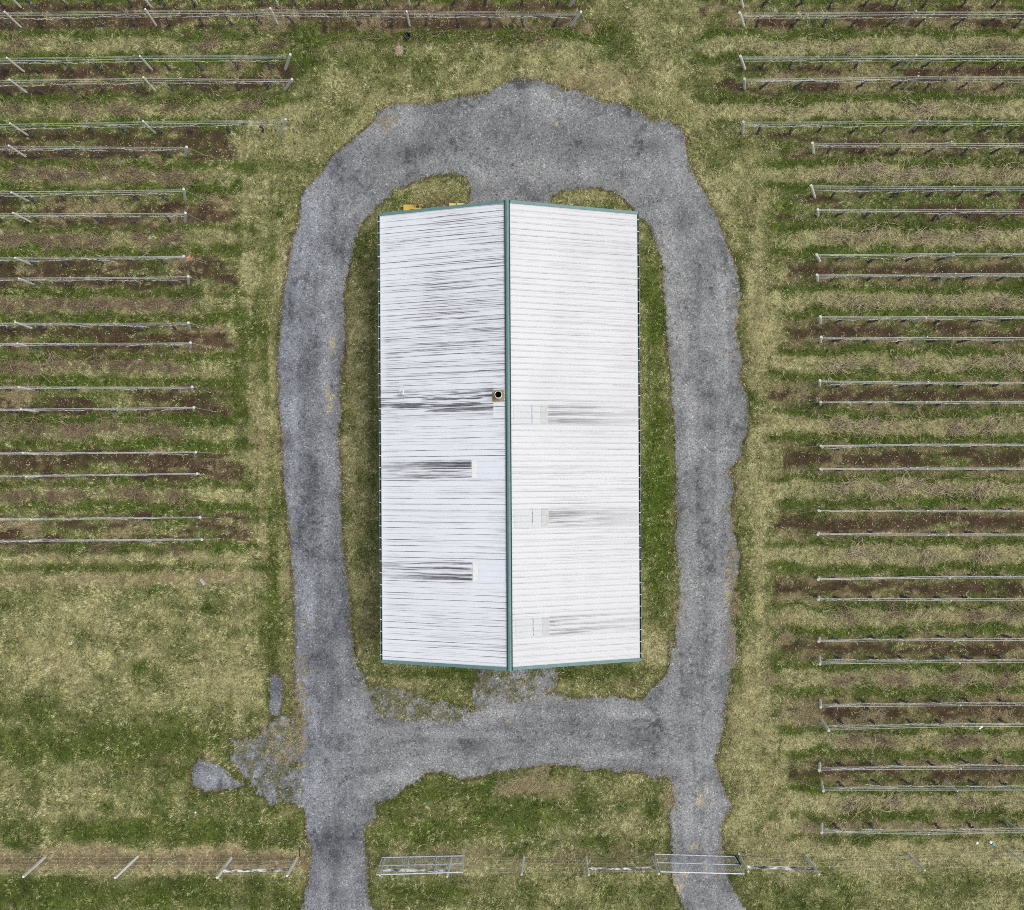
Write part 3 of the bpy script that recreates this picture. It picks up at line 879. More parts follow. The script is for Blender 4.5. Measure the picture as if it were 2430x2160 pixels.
def roof_panel(side):
    half = WXL if side < 0 else WXR
    us = np.linspace(0.03, half, 150)
    ys, hs, jj, kk = [], [], [], []
    for j in range(76):
        for k, (o, h) in enumerate(PROF):
            ys.append(-HL + j * RIB + o * RIB / .318); hs.append(h); jj.append(j); kk.append(k)
    ys.append(HL); hs.append(0); jj.append(76); kk.append(0)
    ys, hs, jj, kk = map(np.array, (ys, hs, jj, kk))
    U, Y = np.meshgrid(us, ys)
    ang = math.atan2(ZR - ZE, half)
    Hh = np.repeat(hs[:, None], len(us), 1)
    X = side * (U + Hh * math.sin(ang))
    Z = ZR - (ZR - ZE) * U / half + Hh * math.cos(ang)
    # dirt runs down the slope; the dark line below each rib also paints shading
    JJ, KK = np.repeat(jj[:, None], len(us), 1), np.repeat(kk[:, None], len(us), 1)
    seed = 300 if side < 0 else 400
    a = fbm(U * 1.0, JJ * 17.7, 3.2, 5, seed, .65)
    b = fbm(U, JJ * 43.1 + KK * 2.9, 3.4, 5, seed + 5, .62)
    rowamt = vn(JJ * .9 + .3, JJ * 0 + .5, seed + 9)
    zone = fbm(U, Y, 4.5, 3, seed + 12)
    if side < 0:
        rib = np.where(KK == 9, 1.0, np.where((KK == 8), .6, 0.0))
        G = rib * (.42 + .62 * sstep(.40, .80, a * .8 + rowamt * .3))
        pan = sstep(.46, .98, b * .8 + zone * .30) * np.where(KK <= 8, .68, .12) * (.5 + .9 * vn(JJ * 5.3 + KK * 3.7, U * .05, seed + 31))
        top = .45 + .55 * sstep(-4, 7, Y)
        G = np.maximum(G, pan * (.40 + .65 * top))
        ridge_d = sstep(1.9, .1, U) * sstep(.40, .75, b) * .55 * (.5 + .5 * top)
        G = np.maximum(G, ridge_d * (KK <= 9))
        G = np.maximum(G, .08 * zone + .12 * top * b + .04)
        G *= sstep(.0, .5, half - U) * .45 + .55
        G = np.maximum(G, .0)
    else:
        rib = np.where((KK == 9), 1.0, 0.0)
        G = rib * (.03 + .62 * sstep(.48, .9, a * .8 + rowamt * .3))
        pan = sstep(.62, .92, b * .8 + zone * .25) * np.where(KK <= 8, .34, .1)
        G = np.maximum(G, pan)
        G = np.maximum(G, .10 * sstep(.45, .8, fbm(U, Y, 6, 3, 450)) * sstep(10, 5, np.abs(Y - 5.5) + 2))  # faint broad grey, strongest over the upper half of the slope
    G = np.where((KK == 10) | (KK == 11), np.minimum(G, .02), G)  # rib tops kept pale: a highlight painted along each rib
    for s_, u0, u1, y0, y1 in SKY:
        if s_ != side: continue
        w_ = sstep(y0 - .10, y0 + .05, Y) * sstep(y1 + .10, y1 - .05, Y)
        st_ = fbm(U * .25, Y * 9, 1.0, 4, 500 + int(y0 * 10), .7)
        fall = sstep(u1 - .05, u1 + .1, U) * (1 - .55 * sstep(u1, half, U))
        k_ = (.95 if side < 0 else (.34 if y0 > 2 else .62))
        G = np.maximum(G, w_ * fall * sstep(.22, .66, st_) * k_ * np.where((KK == 10) | (KK == 11), .35, 1))
    s_, u0, u1, y0, y1 = FLUE
    if side < 0:
        yc = (y0 + y1) / 2
        w_ = sstep(1.15, .25, np.abs(Y - yc + .25))
        st_ = fbm(U * .35, Y * 8, 1.0, 4, 555, .7)
        G = np.maximum(G, w_ * sstep(u1, u1 + .1, U) * sstep(.28, .7, st_) * .85 * np.where((KK == 10) | (KK == 11), .25, 1))
    nr, nc = U.shape
    idx = np.arange(nr * nc).reshape(nr, nc)
    q = [idx[:-1, :-1], idx[:-1, 1:], idx[1:, 1:], idx[1:, :-1]]
    if side < 0: q = q[::-1]
    F = np.stack(q, -1).reshape(-1, 4)
    o = fast_mesh("roof", np.stack([X, Y, Z], -1).reshape(-1, 3), F, 4, M_ROOFL if side < 0 else M_ROOFR, attrs={"grime_shade": np.clip(G, 0, 1).ravel()})
    o.parent = shed
    o["label"] = "west roof slope streaked with black mildew" if side < 0 else "clean white east roof slope"
    md = o.modifiers.new("thickness", 'SOLIDIFY'); md.thickness = 0.006; md.offset = -1
    return o


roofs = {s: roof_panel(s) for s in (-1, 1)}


def ribbed_strip(side, u0, u1, y0, y1, lift):
    m = MB()
    nrib = int(round((y1 - y0) / RIB))
    pr = []
    for j in range(nrib):
        for o, h in PROF: pr.append((y0 + j * RIB + o * RIB / .318, h))
    pr.append((y1, 0))
    for (ya, ha), (yb, hb) in zip(pr[:-1], pr[1:]):
        a_, b_ = slope_pt(side, u0, ya, ha * .8 + lift), slope_pt(side, u1, ya, ha * .8 + lift)
        c_, d_ = slope_pt(side, u1, yb, hb * .8 + lift), slope_pt(side, u0, yb, hb * .8 + lift)
        m.quad(*( (a_, b_, c_, d_) if side > 0 else (d_, c_, b_, a_)))
    for y_ in (y0, y1):      # closed edges
        m.quad(slope_pt(side, u0, y_, lift), slope_pt(side, u1, y_, lift), slope_pt(side, u1, y_, 0), slope_pt(side, u0, y_, 0))
    m.quad(slope_pt(side, u1, y0, lift), slope_pt(side, u1, y1, lift), slope_pt(side, u1, y1, 0), slope_pt(side, u1, y0, 0))
    return m


for i, (s_, u0, u1, y0, y1) in enumerate(SKY):
    u0 = max(u0, .20)
    lapw = .30 if s_ < 0 else .34
    p_ = ribbed_strip(s_, u0, u1 - lapw, y0, y1, .012).build("skylight", M_FIBRE if s_ < 0 else M_FIBREW, shed)
    ribbed_strip(s_, u1 - lapw, u1, y0, y1, .019).build("lap_strip", M_LAP if s_ < 0 else M_LAPD, p_)
    if s_ > 0:
        for ur in (u0 + .95, u0 + 1.75):
            if ur > u1 - .4: continue
            ribbed_strip(s_, ur - .016, ur + .016, y0 + .02, y1 - .02, .019).build("fastener_row", M_DASH, p_)

# ridge cap
rc = MB()
hw = .092
prof = [(-hw, ZR + .03), (-hw + .008, ZR + .06), (-.045, ZR + .072), (-.035, ZR + .085), (0, ZR + .094), (.035, ZR + .085), (.045, ZR + .072), (hw - .008, ZR + .06), (hw, ZR + .03)]
rc.extrude_profile(prof, -HL - .13, HL + .13)
rcap = rc.build("ridge_cap", M_TEAL, shed)
for s_ in (-1, 1):
    m = MB()
    m.box((s_ * .105, 0, ZR + .002), (.09, 2 * HL + .2, .052))  # dark strip beside the cap carries the shadow at the closure
    m.build("closure_shadow_strip", M_TEALD, rcap)
# rake trims
for s_ in (-1, 1):
    half = WXL if s_ < 0 else WXR
    for e in (-1, 1):
        m = MB()
        y_in, y_out = e * (HL - .055), e * (HL + .105)
        for (ya, yb, la, lb) in ((y_in, y_out, .045, .045), (y_in, y_in, .0, .045), (y_out, y_out, -.20, .045)):
            a_, b_ = slope_pt(s_, .16, ya, la), slope_pt(s_, half + .02, ya, la)
            c_, d_ = slope_pt(s_, half + .02, yb, lb), slope_pt(s_, .16, yb, lb)
            m.quad(a_, b_, c_, d_)
        a_, b_ = slope_pt(s_, half + .02, y_in, .045), slope_pt(s_, half + .02, y_out, .045)
        m.quad(a_, b_, slope_pt(s_, half + .02, y_out, -.20), slope_pt(s_, half + .02, y_in, -.20))
        o = m.build("rake_trim", M_TEAL, shed)
        md = o.modifiers.new("thickness", 'SOLIDIFY'); md.thickness = 0.004
# ridge peak end caps
# gutters with brackets
for s_ in (-1, 1):
    half = WXL if s_ < 0 else WXR
    x0, x1 = half - .02, half + .105
    zt = ZE - .03
    t = .008
    prof = [(x0, zt), (x0, zt - .13), (x1, zt - .13), (x1, zt), (x1 - t - .012, zt), (x1 - t, zt - .015), (x1 - t, zt - .13 + t), (x0 + t, zt - .13 + t), (x0 + t, zt)]
    m = MB().extrude_profile([(s_ * x, z) for x, z in prof], -HL - .04, HL + .04, closed=True)
    gt = m.build("gutter", M_TEAL, shed)
    m = MB(); m.box((s_ * (x0 + x1) / 2, 0, zt - .105), (x1 - x0 - .03, 2 * HL, .012)); m.build("gutter_shade", M_GUTTER, gt)  # dark sheet laid in the trough to stand for the shade inside
    bm_ = MB().box((0, 0, 0), (x1 - x0 + .01, .024, .008)).mesh("gutter_bracket", M_WHITE)
    y_ = -HL + RIB * 1.0
    while y_ < HL:
        link_mesh("gutter_bracket", bm_, gt, (s_ * (x0 + x1) / 2, y_, zt + .004))
        y_ += RIB * 2

# walls: ribbed siding
wl, wr, wlen = WXL - .35, WXR - .35, HL - .12
for nm, xx in (("wall", -wl), ("wall", wr)):
    prof = []
    y_ = -wlen
    m = MB()
    zt = ZR - (ZR - ZE) * abs(xx) / (WXL if xx < 0 else WXR) - .03
    pts = []
    while y_ < wlen - .2:
        for o_, h_ in ((0, 0), (.235, 0), (.252, .022), (.276, .022), (.293, 0)):
            pts.append((xx + math.copysign(h_, xx), y_ + o_))
        y_ += .318
    pts.append((xx, wlen))
    for (xa, ya), (xb, yb) in zip(pts[:-1], pts[1:]):
        m.quad((xa, ya, -.1), (xb, yb, -.1), (xb, yb, zt), (xa, ya, zt))
    m.build(nm, M_SIDING, shed)
for e in (-1, 1):
    m = MB()
    xs_ = np.arange(-wl, wr, .318)
    pts = []
    for x_ in xs_:
        for o_, h_ in ((0, 0), (.235, 0), (.252, .022), (.276, .022), (.293, 0)):
            if x_ + o_ < wr: pts.append((x_ + o_, e * (wlen + h_)))
    pts.append((wr, e * wlen))
    zz_ = lambda x: ZR - (ZR - ZE) * abs(x) / (WXL if x < 0 else WXR) - .04
    for (xa, ya), (xb, yb) in zip(pts[:-1], pts[1:]):
        m.quad((xa, ya, -.1), (xb, yb, -.1), (xb, yb, zz_(xb)), (xa, ya, zz_(xa)))
    m.build("wall", M_SIDING, shed)

# flue near the ridge
s_, fu0, fu1, fy0, fy1 = FLUE
fyc, fuc = (fy0 + fy1) / 2, .205 + .30
pz = slope_pt(-1, fuc, fyc)[2]
m = MB()
for ua, ub, l0, l1 in ((.21, .82, .03, .03),):
    m.quad(slope_pt(-1, ub, fyc - .31, l1), slope_pt(-1, ua, fyc - .31, l0), slope_pt(-1, ua, fyc + .31, l0), slope_pt(-1, ub, fyc + .31, l1))
    m.quad(slope_pt(-1, ub, fyc - .31, l1), slope_pt(-1, ub, fyc + .31, l1), slope_pt(-1, ub, fyc + .31, 0), slope_pt(-1, ub, fyc - .31, 0))
    m.quad(slope_pt(-1, ua, fyc - .31, l1), slope_pt(-1, ub, fyc - .31, l1), slope_pt(-1, ub, fyc - .31, 0), slope_pt(-1, ua, fyc - .31, 0))
    m.quad(slope_pt(-1, ua, fyc + .31, l1), slope_pt(-1, ub, fyc + .31, l1), slope_pt(-1, ub, fyc + .31, 0), slope_pt(-1, ua, fyc + .31, 0))


def ring_tube(m, c, prof, sides=24):
    b = len(m.v)
    for r, z in prof:
        for k in range(sides):
            t = 2 * math.pi * k / sides
            m.v.append((c[0] + r * math.cos(t), c[1] + r * math.sin(t), c[2] + z))
    for i in range(len(prof) - 1):
        for k in range(sides):
            k2 = (k + 1) % sides
            m.f.append((b + i * sides + k, b + i * sides + k2, b + (i + 1) * sides + k2, b + (i + 1) * sides + k))
    return m


m2 = MB()
ring_tube(m2, (-fuc, fyc, pz), [(.19, -.1), (.19, .62), (.186, .64), (.168, .64), (.165, .62), (.165, -.1)])
fl = m2.build("flue", M_LAP, shed, smooth=True)
m.build("flashing", M_BRASS, fl)
m3 = MB(); ring_tube(m3, (-fuc, fyc, pz), [(.285, .0), (.25, .09), (.205, .12)]); m3.build("storm_collar", M_BRASS, fl, smooth=True)
m4 = MB(); ring_tube(m4, (-fuc, fyc, pz), [(.163, .615), (.160, .10), (.001, .08)])
m4.build("flue_liner", M_SOOT, fl)
# small plumbing vent lower on the west slope
ps, pu0, pu1, py0, py1 = sky_from_px(948, 957, 922, 933, -1)
pu, pv = (pu0 + pu1) / 2, (py0 + py1) / 2 + 0
pu_c = sky_from_px(951, 953, 927, 929, -1)
cx, cz = slope_pt(-1, pu_c[1], 0)[0], slope_pt(-1, pu_c[1], 0)[2]
yv = P(952, 928, cz).y - SH_C.y - .02
m = MB(); ring_tube(m, (cx, yv, cz), [(.055, -.05), (.055, .26), (.035, .26), (.035, .02), (.001, .01)], 14)
vp = m.build("vent_pipe", M_GALV, shed, smooth=True)
m = MB(); m.box((cx, yv, cz + .016), (.26, .24, .012), Matrix.Rotation(-math.atan2(ZR - ZE, WXL), 3, 'Y')); m.build("vent_flashing", M_WHITE, vp)
m = MB(); ring_tube(m, (cx, yv, cz), [(.10, .0), (.085, .05), (.058, .08)], 14); m.build("vent_boot", M_SCREW, vp)

# ------------------------------------------------------------------ yellow implements behind the north gable
ti = empty("tractor_implement", P(981, 494) + Vector((0, -.12, 0)))
tag(ti, "larger yellow steel implement with upright tines against the shed's upper end", "implement")
m = MB(); m.box((-.22, 0, .42), (.62, .36, .10)); m.box((-.22, .17, .30), (.62, .03, .34)); m.build("blade", M_YEL, ti)
m = MB()
m.box((.30, -.08, .52), (.46, .09, .09)); m.box((.16, .02, .52), (.05, .28, .06)); m.box((.44, .02, .52), (.05, .34, .06)); m.box((.06, -.10, .55), (.30, .06, .06))
m.build("frame", M_YEL, ti)
for xx, yy, hh in ((.16, .16, 1.05), (.44, .18, 1.15), (.50, .02, .9)):
    MB().box((xx, yy, hh / 2), (.045, .045, hh)).build("tine", M_YEL, ti)
for xx, yy in ((-.40, .30), (.78, .26)):
    MB().tube([(xx, yy - .1, 0), (xx, yy - .1, .5), (xx + .01, yy, 1.0)], .016, 6).build("stake", M_YELP, ti)
m = MB().box((.28, 0, .12), (.5, .3, .24)); m.build("hub", M_SOOT, ti)
fk = empty("loader_fork", P(1084, 484) + Vector((0, -.22, 0)))
tag(fk, "smaller pale yellow pair of flat plates beside the shed's upper end", "implement")
for sx in (-1, 1):
    m = MB(); m.box((sx * .22, 0, .34), (.40, .30, .035)); m.box((sx * .22, -.14, .20), (.40, .03, .28)); m.build("plate", M_YELP, fk)
MB().tube([(0, .14, 0), (0, .14, .62)], .018, 6).build("upright", M_YEL, fk)
MB().tube([(-.4, -.1, .1), (.4, -.1, .1)], .03, 6).build("crossbar", M_YEL, fk)

# ------------------------------------------------------------------ vine trellises
ORD = ["first", "second", "third", "fourth", "fifth", "sixth", "seventh", "eighth", "ninth", "tenth", "eleventh", "twelfth", "thirteenth", "fourteenth", "fifteenth",
       "sixteenth", "seventeenth", "eighteenth", "nineteenth", "twentieth", "twenty-first", "twenty-second", "twenty-third", "twenty-fourth", "twenty-fifth", "twenty-sixth", "twenty-seventh"]
LROWS = [  # end base, end top, line post bases (photo pixels)
    ((1352, 14), (1376, -20), [(972, 12), (660, 12), (358, 16), (50, 18)]),
    ((1354, 61), (1379, 28), [(972, 61), (660, 59), (371, 61), (50, 65)]),
    ((677, 164), (689, 129), [(360, 165), (57, 170)]),
    ((676, 213), (693, 188), [(368, 215), (64, 220)]),
    ((666, 315), (678, 283), [(369, 316), (66, 321)]),
    ((440, 370), (443, 349), [(61, 372)]),
    ((440, 474), (436, 449), [(67, 477)]),
    ((439, 526), (440, 505), [(73, 527)]),
    ((440, 622), (436, 608), [(75, 628)]),
    ((447, 673), (447, 656), [(80, 675)]),
    ((450, 779), (447, 766), [(75, 779)]),
    ((452, 825), (452, 813), [(83, 826)]),
    ((456, 929), (456, 918), [(83, 926)]),
    ((460, 974), (460, 967), [(90, 977)]),
    ((462, 1076), (465, 1073), [(90, 1078)]),
    ((463, 1127), (468, 1124), [(99, 1130)]),
    ((470, 1228), (475, 1228), [(111, 1230)]),
    ((475, 1278), (479, 1281), [(110, 1280)])]
RROWS = [
    ((1763, 16), (1754, -18), [(2143, 17)]), ((1765, 61), (1755, 30), [(2143, 63)]), ((1767, 163), (1757, 133), [(2143, 164)]),
    ((1767, 211), (1767, 187), [(2146, 212)]), ((1762, 316), (1764, 289), [(2149, 314)]), ((1930, 363), (1928, 339), [(2222, 365)]),
    ((1933, 467), (1925, 440), [(2231, 465)]), ((1941, 512), (1941, 497), [(2231, 518)]), ((1945, 620), (1938, 604), [(2231, 618)]),
    ((1940, 666), (1939, 652), [(2232, 665)]), ((1946, 766), (1947, 751), [(2166, 764)]), ((1947, 812), (1949, 800), [(2168, 812)]),
    ((1945, 915), (1946, 903), [(2168, 915)]), ((1946, 960), (1948, 954), [(2168, 960)]), ((1951, 1062), (1948, 1058), [(2168, 1058)]),
    ((1949, 1115), (1947, 1113), [(2168, 1113)]), ((1945, 1213), (1943, 1212), [(2170, 1211)]), ((1942, 1264), (1941, 1269), [(2215, 1266)]),
    ((1943, 1370), (1942, 1376), [(2220, 1364)]), ((1943, 1416), (1942, 1424), [(2225, 1416)]), ((1944, 1514), (1943, 1523), [(2230, 1508)]),
    ((1945, 1559), (1946, 1577), [(2242, 1558)]), ((1946, 1662), (1948, 1679), [(2248, 1658)]), ((1949, 1709), (1967, 1734), [(2252, 1706)]),
    ((1945, 1811), (1944, 1829), [(2248, 1804)]), ((1949, 1856), (1954, 1878), [(2240, 1852)]), ((1950, 1955), (1950, 1977), [(2171, 1954), (2389, 1949)])]
WIRES = [(.93, 0), (1.18, .05), (1.40, .05), (1.40, -.05), (1.60, 0)]
PH = 1.65


def post_mesh(r, mat, name, square=False):
    m = MB()
    pts = [(0, 0, -.15), (0, 0, .4), (0, 0, .9), (0, 0, 1.0)]
    m.tube(pts, [r * 1.05, r * 1.0, r * .97, r * .93], 4 if square else 9, phase=math.pi / 4)
    me = m.mesh(name, mat)
    return me


POST_L = post_mesh(.058, M_WOOD, "line_post")
POST_R = post_mesh(.048, M_WOODG, "line_post")
POST_E = post_mesh(.082, M_WOODG, "end_post")
POST_EW = post_mesh(.078, M_WOOD, "end_post")


def put_post(name, me, base, top, parent):
    d = top - base
    o = link_mesh(name, me, parent, base - parent.location, scale=(1, 1, d.length))
    o.rotation_euler = d.to_track_quat('Z', 'Y').to_euler()
    return o


def trellis(i, row, left):
    (bx, by), (tx, ty), lines = row
    base, top = P(bx, by), P(tx, ty, PH)
    t = empty("vine_trellis", base)
    fld = "left" if left else "right"
    extra = "orange ribbon on its end post, " if (left and i == 8) else ("white tag tied on its wire, " if (not left and i == 23) else "")
    tag(t, f"vine trellis of posts and wires, {extra}{ORD[i]} row down the {fld} field" if not extra else f"vine trellis with {extra}{ORD[i]} row down the {fld} field", "trellis", "vine trellises in rows beside the shed")
    put_post("end_post", (POST_EW if (not left and (i < 3 or 5 <= i <= 12)) else POST_E), base, top, t)
    lb = [P(x, y) for x, y in lines]
    for b in lb:
        tp = b + Vector((random.gauss(0, .04), random.gauss(0, .03), PH + random.uniform(-.05, .08)))
        put_post("line_post", POST_L if left else POST_R, b, tp, t)
    # row polyline beyond the frame
    edge = P(-90, lines[-1][1]) if left else P(2520, lines[-1][1])
    if left: edge.y = lb[-1].y + (lb[-1].y - base.y) * .15
    pts = [None] + lb + [edge]
    for h, off in WIRES:
        m = MB()
        p0 = base + (top - base) * (h / PH)
        prev = p0 + Vector((0, off * .6, 0))
        poly = [prev]
        for q in pts[1:]:
            nxt = Vector((q.x, q.y + off, h + random.gauss(0, .015)))
            for s in (.33, .66):
                mid = prev.lerp(nxt, s)
                mid.z -= .03
                poly.append(mid)
            poly.append(nxt)
            prev = nxt
        m.tube([p - base for p in poly], random.uniform(.0045, .0062) if h > 1 else .004, 4, cap=False)
        m.build("wire", M_WIRE, t)
    # guy wire from the head of the end post to its anchor
    dirx = 1 if left else -1
    anc = base + Vector((dirx * random.uniform(1.05, 1.35), random.uniform(-.12, .05), 0))
    MB().tube([top - base - Vector((0, 0, .12)), anc - base], .006, 4).build("guy_wire", M_WIRE, t)
    MB().tube([anc - base - Vector((0, 0, .05)), anc - base + Vector((-dirx * .05, 0, .12))], .02, 5).build("anchor", M_WOODG, t)
    if left and i == 8:
        m = MB()
        c = top - base
        m.box((c.x + .16, c.y + .03, c.z - .35), (.20, .12, .03), Matrix.Rotation(.5, 3, 'Z')); m.box((c.x + .10, c.y - .06, c.z - .42), (.06, .22, .03), Matrix.Rotation(-.3, 3, 'Z'))
        m.build("ribbon", M_ORANGE, t)
    return t


for i, r in enumerate(LROWS): trellis(i, r, True)
for i, r in enumerate(RROWS): trellis(i, r, False)


# ------------------------------------------------------------------ vines: bark trunk and two silver canes tied along the lowest wire
def make_vine(seed):
    rr = random.Random(seed)
    root = empty("grapevine", (0, 0, 0))
    lx = rr.uniform(-.22, .22)
    m = MB()
    pts, rad = [], []
    zt = .93
    for k in range(8):
        t = k / 7
        pts.append((lx * t + rr.gauss(0, .045) * (0 < k < 7), rr.gauss(0, .04) * (0 < k < 7), -.05 + (zt + .05) * t))
        rad.append((.062 - .026 * t) * rr.uniform(.6, 1.45))
    m.tube(pts, rad, 7)
    for _ in range(2):      # old knobs and a low spur
        z = rr.uniform(.15, .8)
        a = rr.uniform(0, 6.28)
        x0 = lx * z / zt
        m.tube([(x0, 0, z), (x0 + math.cos(a) * .09, math.sin(a) * .07, z + .06), (x0 + math.cos(a) * .12, math.sin(a) * .09, z + rr.uniform(.08, .2))], [.03, .022, .012], 5)
    m.tube([(lx - .12, 0, .92), (lx, 0, .90), (lx + .12, 0, .93)], [.03, .042, .03], 6)
    m.build("trunk", M_TRUNK, root)
    for s in (-1, 1):
        m = MB()
        ln = rr.uniform(.72, .98)
        pts, rad = [], []
        nseg = 9
        for k in range(nseg + 1):
            t = k / nseg
            pts.append((lx + s * ln * t, rr.gauss(0, .014), .93 + .05 * math.sin(t * 3.1) + rr.gauss(0, .012)))
            rad.append(rr.choice([.010, .016, .023]) * (1.15 - .4 * t))
        m.tube(pts, rad, 5)
        for k in range(1, nseg):
            if rr.random() < .6:
                x, y, z = pts[k]
                m.tube([(x, y, z), (x + rr.gauss(0, .03), y + rr.gauss(0, .04), z + rr.uniform(.04, .16))], [.011, .007], 4)
        m.build("cane", M_CANE, root)
    return root


PROTO_V = [make_vine(100 + k) for k in range(9)]
vcount = 0
usedp = set()
for left, rows in ((True, LROWS), (False, RROWS)):
    for i, ((bx, by), _, lines) in enumerate(rows):
        knots = [(bx, by)] + list(lines)
        xs = [k[0] for k in knots]; ys = [k[1] for k in knots]
        order = np.argsort(xs)
        xs, ys = np.array(xs)[order], np.array(ys)[order]
        step = -77 if left else 77
        x = bx + step * random.uniform(.42, .58)
        k = 0
        while -12 < x < 2440:
            if random.random() > .045:
                y = float(np.interp(x, xs, ys))
                loc = P(x + random.gauss(0, 4), y + random.gauss(0, 1.2))
                fld = "left" if left else "right"
                lab = f"bare pruned vine, {ORD[k]} from the drive, on the {ORD[i]} trellis row down, {fld} field"
                pi = random.randrange(9)
                src = PROTO_V[pi]
                rz = random.choice((0, math.pi)) + random.gauss(0, .05)
                sc = (random.uniform(.95, 1.08), random.uniform(.9, 1.2), random.uniform(.97, 1.03))
                if pi not in usedp:
                    usedp.add(pi)
                    src.location, src.rotation_euler, src.scale = loc, (0, 0, rz), sc
                    tag(src, lab, "vine", "pruned vines along the trellis rows")
                else:
                    o = copy_thing(src, loc, rz, sc, lab)
                    tag(o, lab, "vine", "pruned vines along the trellis rows")
                vcount += 1
            x += step * random.uniform(.93, 1.07)
            k += 1


# ------------------------------------------------------------------ pruned canes lying in the alleys
def twig(m, c, ln, ang, z, rr, rad=.009, curve=.07):
    d = Vector((math.cos(ang), math.sin(ang), 0))
    nrm = Vector((-d.y, d.x, 0))
    b = rr.gauss(0, curve) * ln
    tilt = rr.gauss(0, .05)
    p0, p2 = Vector(c) - d * ln / 2, Vector(c) + d * ln / 2
    p1 = Vector(c) + nrm * b
    p0.z, p1.z, p2.z = max(.015, z - tilt), z + .02, max(.015, z + tilt)
    m.tube([p0, p0.lerp(p1, .6) + nrm * b * .25, p1, p2.lerp(p1, .6) + nrm * b * .25, p2], [rad * 1.2, rad * 1.1, rad, rad * .85, rad * .6], 3, cap=False)


def heap_mesh(seed, mat):
    rr = random.Random(seed)
    m = MB()
    main = rr.gauss(0, .5)
    for k in range(rr.randint(30, 44)):
        r = rr.random()
        ang = main + rr.gauss(0, .75)
        twig(m, (rr.gauss(0, .42), rr.gauss(0, .20), 0), rr.uniform(.4, 1.1), ang, .05 + .22 * rr.random() ** 2, rr, rr.uniform(.009, .016))
    return m.mesh("cane_heap", mat)


HEAPR = [heap_mesh(500 + k, M_TWIGR) for k in range(6)]
HEAPP = [heap_mesh(600 + k, M_TWIGP) for k in range(5)]
LHEAPS = [(107, [600 + 60, 492, 50]), (258, [605, 405, 298, 192, 40]), (418, [430, 392, 320, 250, 185, 120, 60]), (568, [420, 350, 235, 160, 110, 45, 10]),
          (723, [425, 375, 310, 245, 185, 130, 75, 20]), (868, [400, 335, 290, 235, 130, 60, 20]), (1020, [412, 350, 245, 200, 160, 90, 25]), (1176, [425, 340, 310, 180, 130, 50]),
          (1302, [430, 250, 60])]
RHEAPS = [(112, [2020, 2370]), (258, [2180]), (412, [2000, 2075, 2160, 2250, 2390]), (562, [1995, 2075, 2195, 2330]), (716, [2020, 2200, 2380]), (866, [2010, 2150, 2400]),
          (1011, [2000, 2070, 2280, 2350]), (1160, [2000, 2090, 2160, 2240, 2320]), (1316, [2050, 2200, 2330]), (1460, [2010, 2130, 2310, 2400]), (1611, [2010, 2110, 2260, 2380]),
          (1757, [2025, 2090, 2255, 2320]), (1905, [2030, 2120, 2300])]
for left, table in ((True, LHEAPS), (False, RHEAPS)):
    for a_i, (y, xs) in enumerate(table):
        xs = sorted(xs, reverse=left)
        for k, x in enumerate(xs):
            red = left or (a_i in (9, 10, 11) or (a_i in (0,) and k == 1))
            me = random.choice(HEAPR if red else HEAPP)
            loc = P(x + random.gauss(0, 5), y + random.gauss(0, 5))
            fld = "left" if left else "right"
            o = link_mesh("cane_heap", me, None, loc, (0, 0, random.gauss(0, .25) + random.choice((0, math.pi))), (random.uniform(.8, 1.25), random.uniform(.75, 1.15), 1))
            cl = "reddish" if red else "pale"
            tag(o, f"{cl} pruned cane heap, {ORD[k]} from the drive, in the {ORD[a_i]} alley down the {fld} field", "cane heap", "heaps of pruned canes in the alleys")
rr = random.Random(77)
for left in (True, False):
    m = MB()
    if left:
        spec = [(107, -20, 640, 90), (258, -20, 640, 120), (418, -20, 460, 210), (568, -20, 450, 190), (723, -20, 440, 260), (868, -20, 445, 200), (1020, -20, 445, 200), (1176, -20, 445, 150), (1305, 30, 450, 55), (90, 780, 1330, 160)]
    else:
        spec = [(112, 1780, 2450, 180), (258, 1780, 2450, 230), (412, 1930, 2450, 230), (562, 1940, 2450, 210), (716, 1950, 2450, 230), (866, 1950, 2450, 220), (1011, 1950, 2450, 230), (1160, 1950, 2450, 230),
                (1316, 1950, 2450, 190), (1460, 1960, 2450, 200), (1611, 1960, 2450, 190), (1757, 1970, 2450, 180), (1905, 1970, 2450, 150), (1690, 2030, 2110, 30), (1985, 1950, 2450, 30)]
    for y, xa, xb, nn in spec:
        for _ in range(nn):
            p = P(rr.uniform(xa, xb), y + rr.gauss(0, 12))
            twig(m, (p.x, p.y, 0), rr.uniform(.2, .85), rr.gauss(0, .7), rr.uniform(.06, .14), rr, rr.uniform(.008, .014), .09)
    o = m.build("pruned_canes", M_TWIGR if left else M_TWIGP)
    tag(o, ("reddish" if left else "pale") + " cut vine canes strewn along the grassy alleys of the " + ("left" if left else "right") + " field", "vine canes", kind="stuff")

# ------------------------------------------------------------------ deer fence and gates along the lower edge
FP = post_mesh(.085, M_WOOD, "fence_post", True)
FP2 = post_mesh(.075, M_WOODG, "fence_post", True)
FH = 2.45


